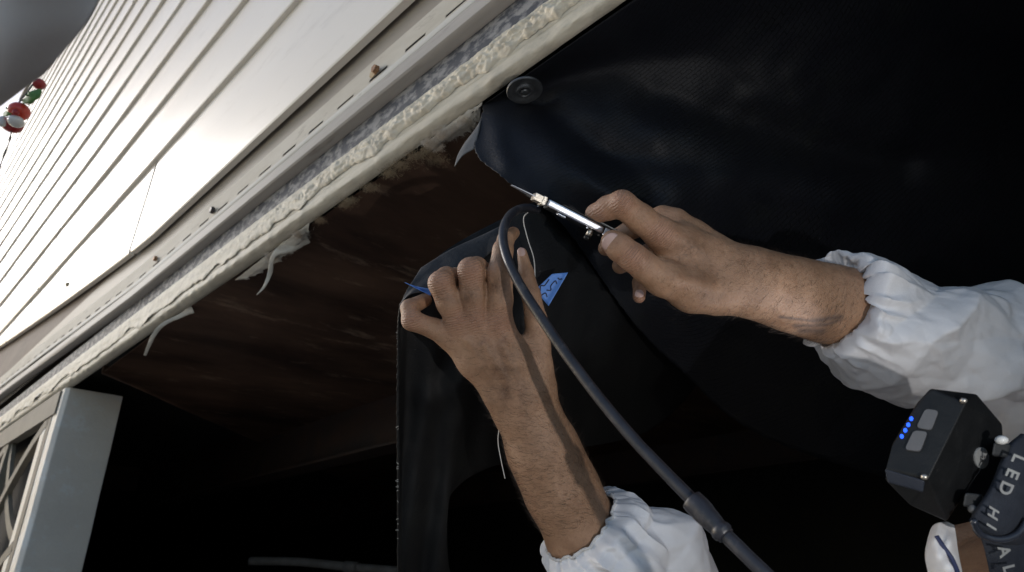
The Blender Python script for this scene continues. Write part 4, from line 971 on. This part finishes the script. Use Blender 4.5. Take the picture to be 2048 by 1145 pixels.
# hinges and strap mount
for (x0, y0, x1, y1) in [(1988, 884, 2022, 915), (1930, 985, 1966, 1016)]:
    hull('hinge_lug', [P(a, b, d) for a, b in ((x0, y0), (x1, y0+4), (x1-6, y1), (x0-5, y1-3)) for d in (.415, .45)], MT['blk2'], hl, .0015)
ellipsoid('hinge_pin', P(2003, 880, .414), (.004, .004, .003), MT['white'], hl, n=8)
ellipsoid('hinge_pin', P(1945, 1018, .414), (.003, .003, .003), MT['greybtn'], hl, n=8)
ctrlF = [[(2048, 868, .43), (2100, 870, .45), (2180, 900, .48)], [(2018, 895, .42), (2075, 930, .425), (2150, 960, .46)], [(1985, 975, .41), (2045, 1000, .415), (2120, 1040, .45)],
         [(1945, 1040, .41), (2010, 1065, .412), (2085, 1100, .45)], [(1955, 1068, .43), (2000, 1088, .43), (2060, 1110, .46)]]
mount = sheet('strap_mount', ctrlF, 24, 40, MT['strap'], hl, thick=.004)
ctrlS = [[(1945, 1030, .425), (1990, 1040, .425), (2040, 1050, .43)], [(1962, 1075, .428), (2005, 1075, .424), (2060, 1070, .43)], [(1978, 1140, .43), (2020, 1135, .424), (2075, 1120, .43)], [(2000, 1260, .45), (2050, 1250, .44), (2110, 1240, .45)]]
strap2 = sheet('strap', ctrlS, 24, 40, MT['strap'], hl, thick=.0025)
tube('mount_rim', catmull([P(1946, 1040, .4065), P(1962, 1068, .410), P(2000, 1079, .408), P(2035, 1068, .408), P(2056, 1040, .410)], 30), .0022, MT['gloss'], hl, 10)
def letter(ch, px, py, d, size, up, rd, parent):        # printed letters, flat on the strap
    cu = bpy.data.curves.new('printed_letter', 'FONT'); cu.body = ch; cu.size = 1; cu.align_x = 'CENTER'; cu.align_y = 'CENTER'; cu.extrude = .01; cu.offset = .022
    to = bpy.data.objects.new('tmp', cu); C.objects.link(to); dg = bpy.context.evaluated_depsgraph_get(); me = bpy.data.meshes.new_from_object(to.evaluated_get(dg)); bpy.data.objects.remove(to)
    u = np.array([up[0], -up[1]]); u = u/np.linalg.norm(u); r = np.array([rd[0], -rd[1]]); r = r/np.linalg.norm(r); c = P(px, py, d); s = size*d/F
    V = [np.array(c)+(RIGHT*r[0]+UP*r[1])*v.co.x*s*1.0+(RIGHT*u[0]+UP*u[1])*v.co.y*s-FWD*v.co.z*s for v in me.vertices]
    o = mk('printed_letter', V, [list(p.vertices) for p in me.polygons], MT['label'], parent); recalc(o); bpy.data.meshes.remove(me); return o
for ch, px, py in (('L', 2036, 918), ('E', 2024, 947), ('D', 2011, 976)): letter(ch, px, py, .4035, 36, (.92, .39), (-.39, .92), mount)
for ch, px, py in (('H', 1986, 1026), ('I', 1982, 1053)): letter(ch, px, py, .3995, 31, (.85, .52), (-.2, .95), mount)
for ch, px, py in (('A', 2008, 1103), ('L', 2017, 1138)): letter(ch, px, py, .4145, 33, (.96, -.25), (.25, .96), strap2)

# ------------------------------------------------------------------ out of focus cloth and ornaments at the top left
ctrlG = [[(-420, -320, .34), (-150, -330, .30), (90, -330, .29), (240, -330, .31)], [(-420, -100, .34), (-150, -120, .28), (60, -120, .27), (216, -110, .30)],
         [(-420, 130, .35), (-200, 60, .285), (0, 10, .27), (192, 8, .30)], [(-420, 330, .36), (-200, 230, .30), (-20, 120, .28), (134, 84, .30)],
         [(-420, 470, .37), (-230, 370, .32), (-100, 262, .30), (84, 138, .305)], [(-420, 520, .40), (-230, 430, .36), (-110, 292, .34), (58, 158, .335)]]
cl = sheet('grey_cloth', ctrlG, 60, 60, MT['grey'], None, lambda px, py, d, u, v: d+.004*noise.noise(Vector((px*.004, py*.006, 0))), thick=.004)
tag(cl, 'blurred dark grey cloth sagging into the top left corner in front of the siding', 'cloth')
orn = thing('ornament_cluster', 'blurred cluster of red, white and green baubles hanging at the far left edge', 'ornament', tuple(P(35, 225, 1.5)))
DO = 1.5; pxr = DO/F
ellipsoid('red_bauble', P(38, 223, DO), (19*pxr, 19*pxr, 18*pxr), MT['red'], orn); ellipsoid('bauble_hole', P(32, 224, DO-.022), (6*pxr, 4*pxr, 6*pxr), MT['dred'], orn)
ellipsoid('white_bauble', P(32, 243, DO-.01), (14*pxr, 14*pxr, 11*pxr), MT['white'], orn); ellipsoid('dark_red_bauble', P(24, 250, DO+.02), (19*pxr, 18*pxr, 15*pxr), MT['dred'], orn)
ellipsoid('dark_red_bauble', P(78, 168, DO+.02), (12*pxr, 12*pxr, 11*pxr), MT['dred'], orn); ellipsoid('white_bauble', P(5, 243, DO), (9*pxr, 9*pxr, 12*pxr), MT['white'], orn)
for (a, b, wd) in [((45, 205), (82, 178), .016), ((55, 208), (68, 180), .014), ((6, 230), (30, 212), .012)]:
    ribbon('green_leaf', [P(*a, DO), P((a[0]+b[0])/2, (a[1]+b[1])/2, DO-.02), P(*b, DO)], [.004, wd, .003], MT['green'], orn, n=14)
tube('hanging_cord', catmull([P(38, 205, DO), P(70, 160, DO+.01), P(110, 60, DO+.02), P(150, -120, DO)], 20), .0018, MT['blk2'], orn, 6)
tube('hanging_cord', catmull([P(23, 262, DO), P(18, 285, DO), P(8, 310, DO), P(-4, 345, DO)], 20), .0015, MT['blk2'], orn, 6)
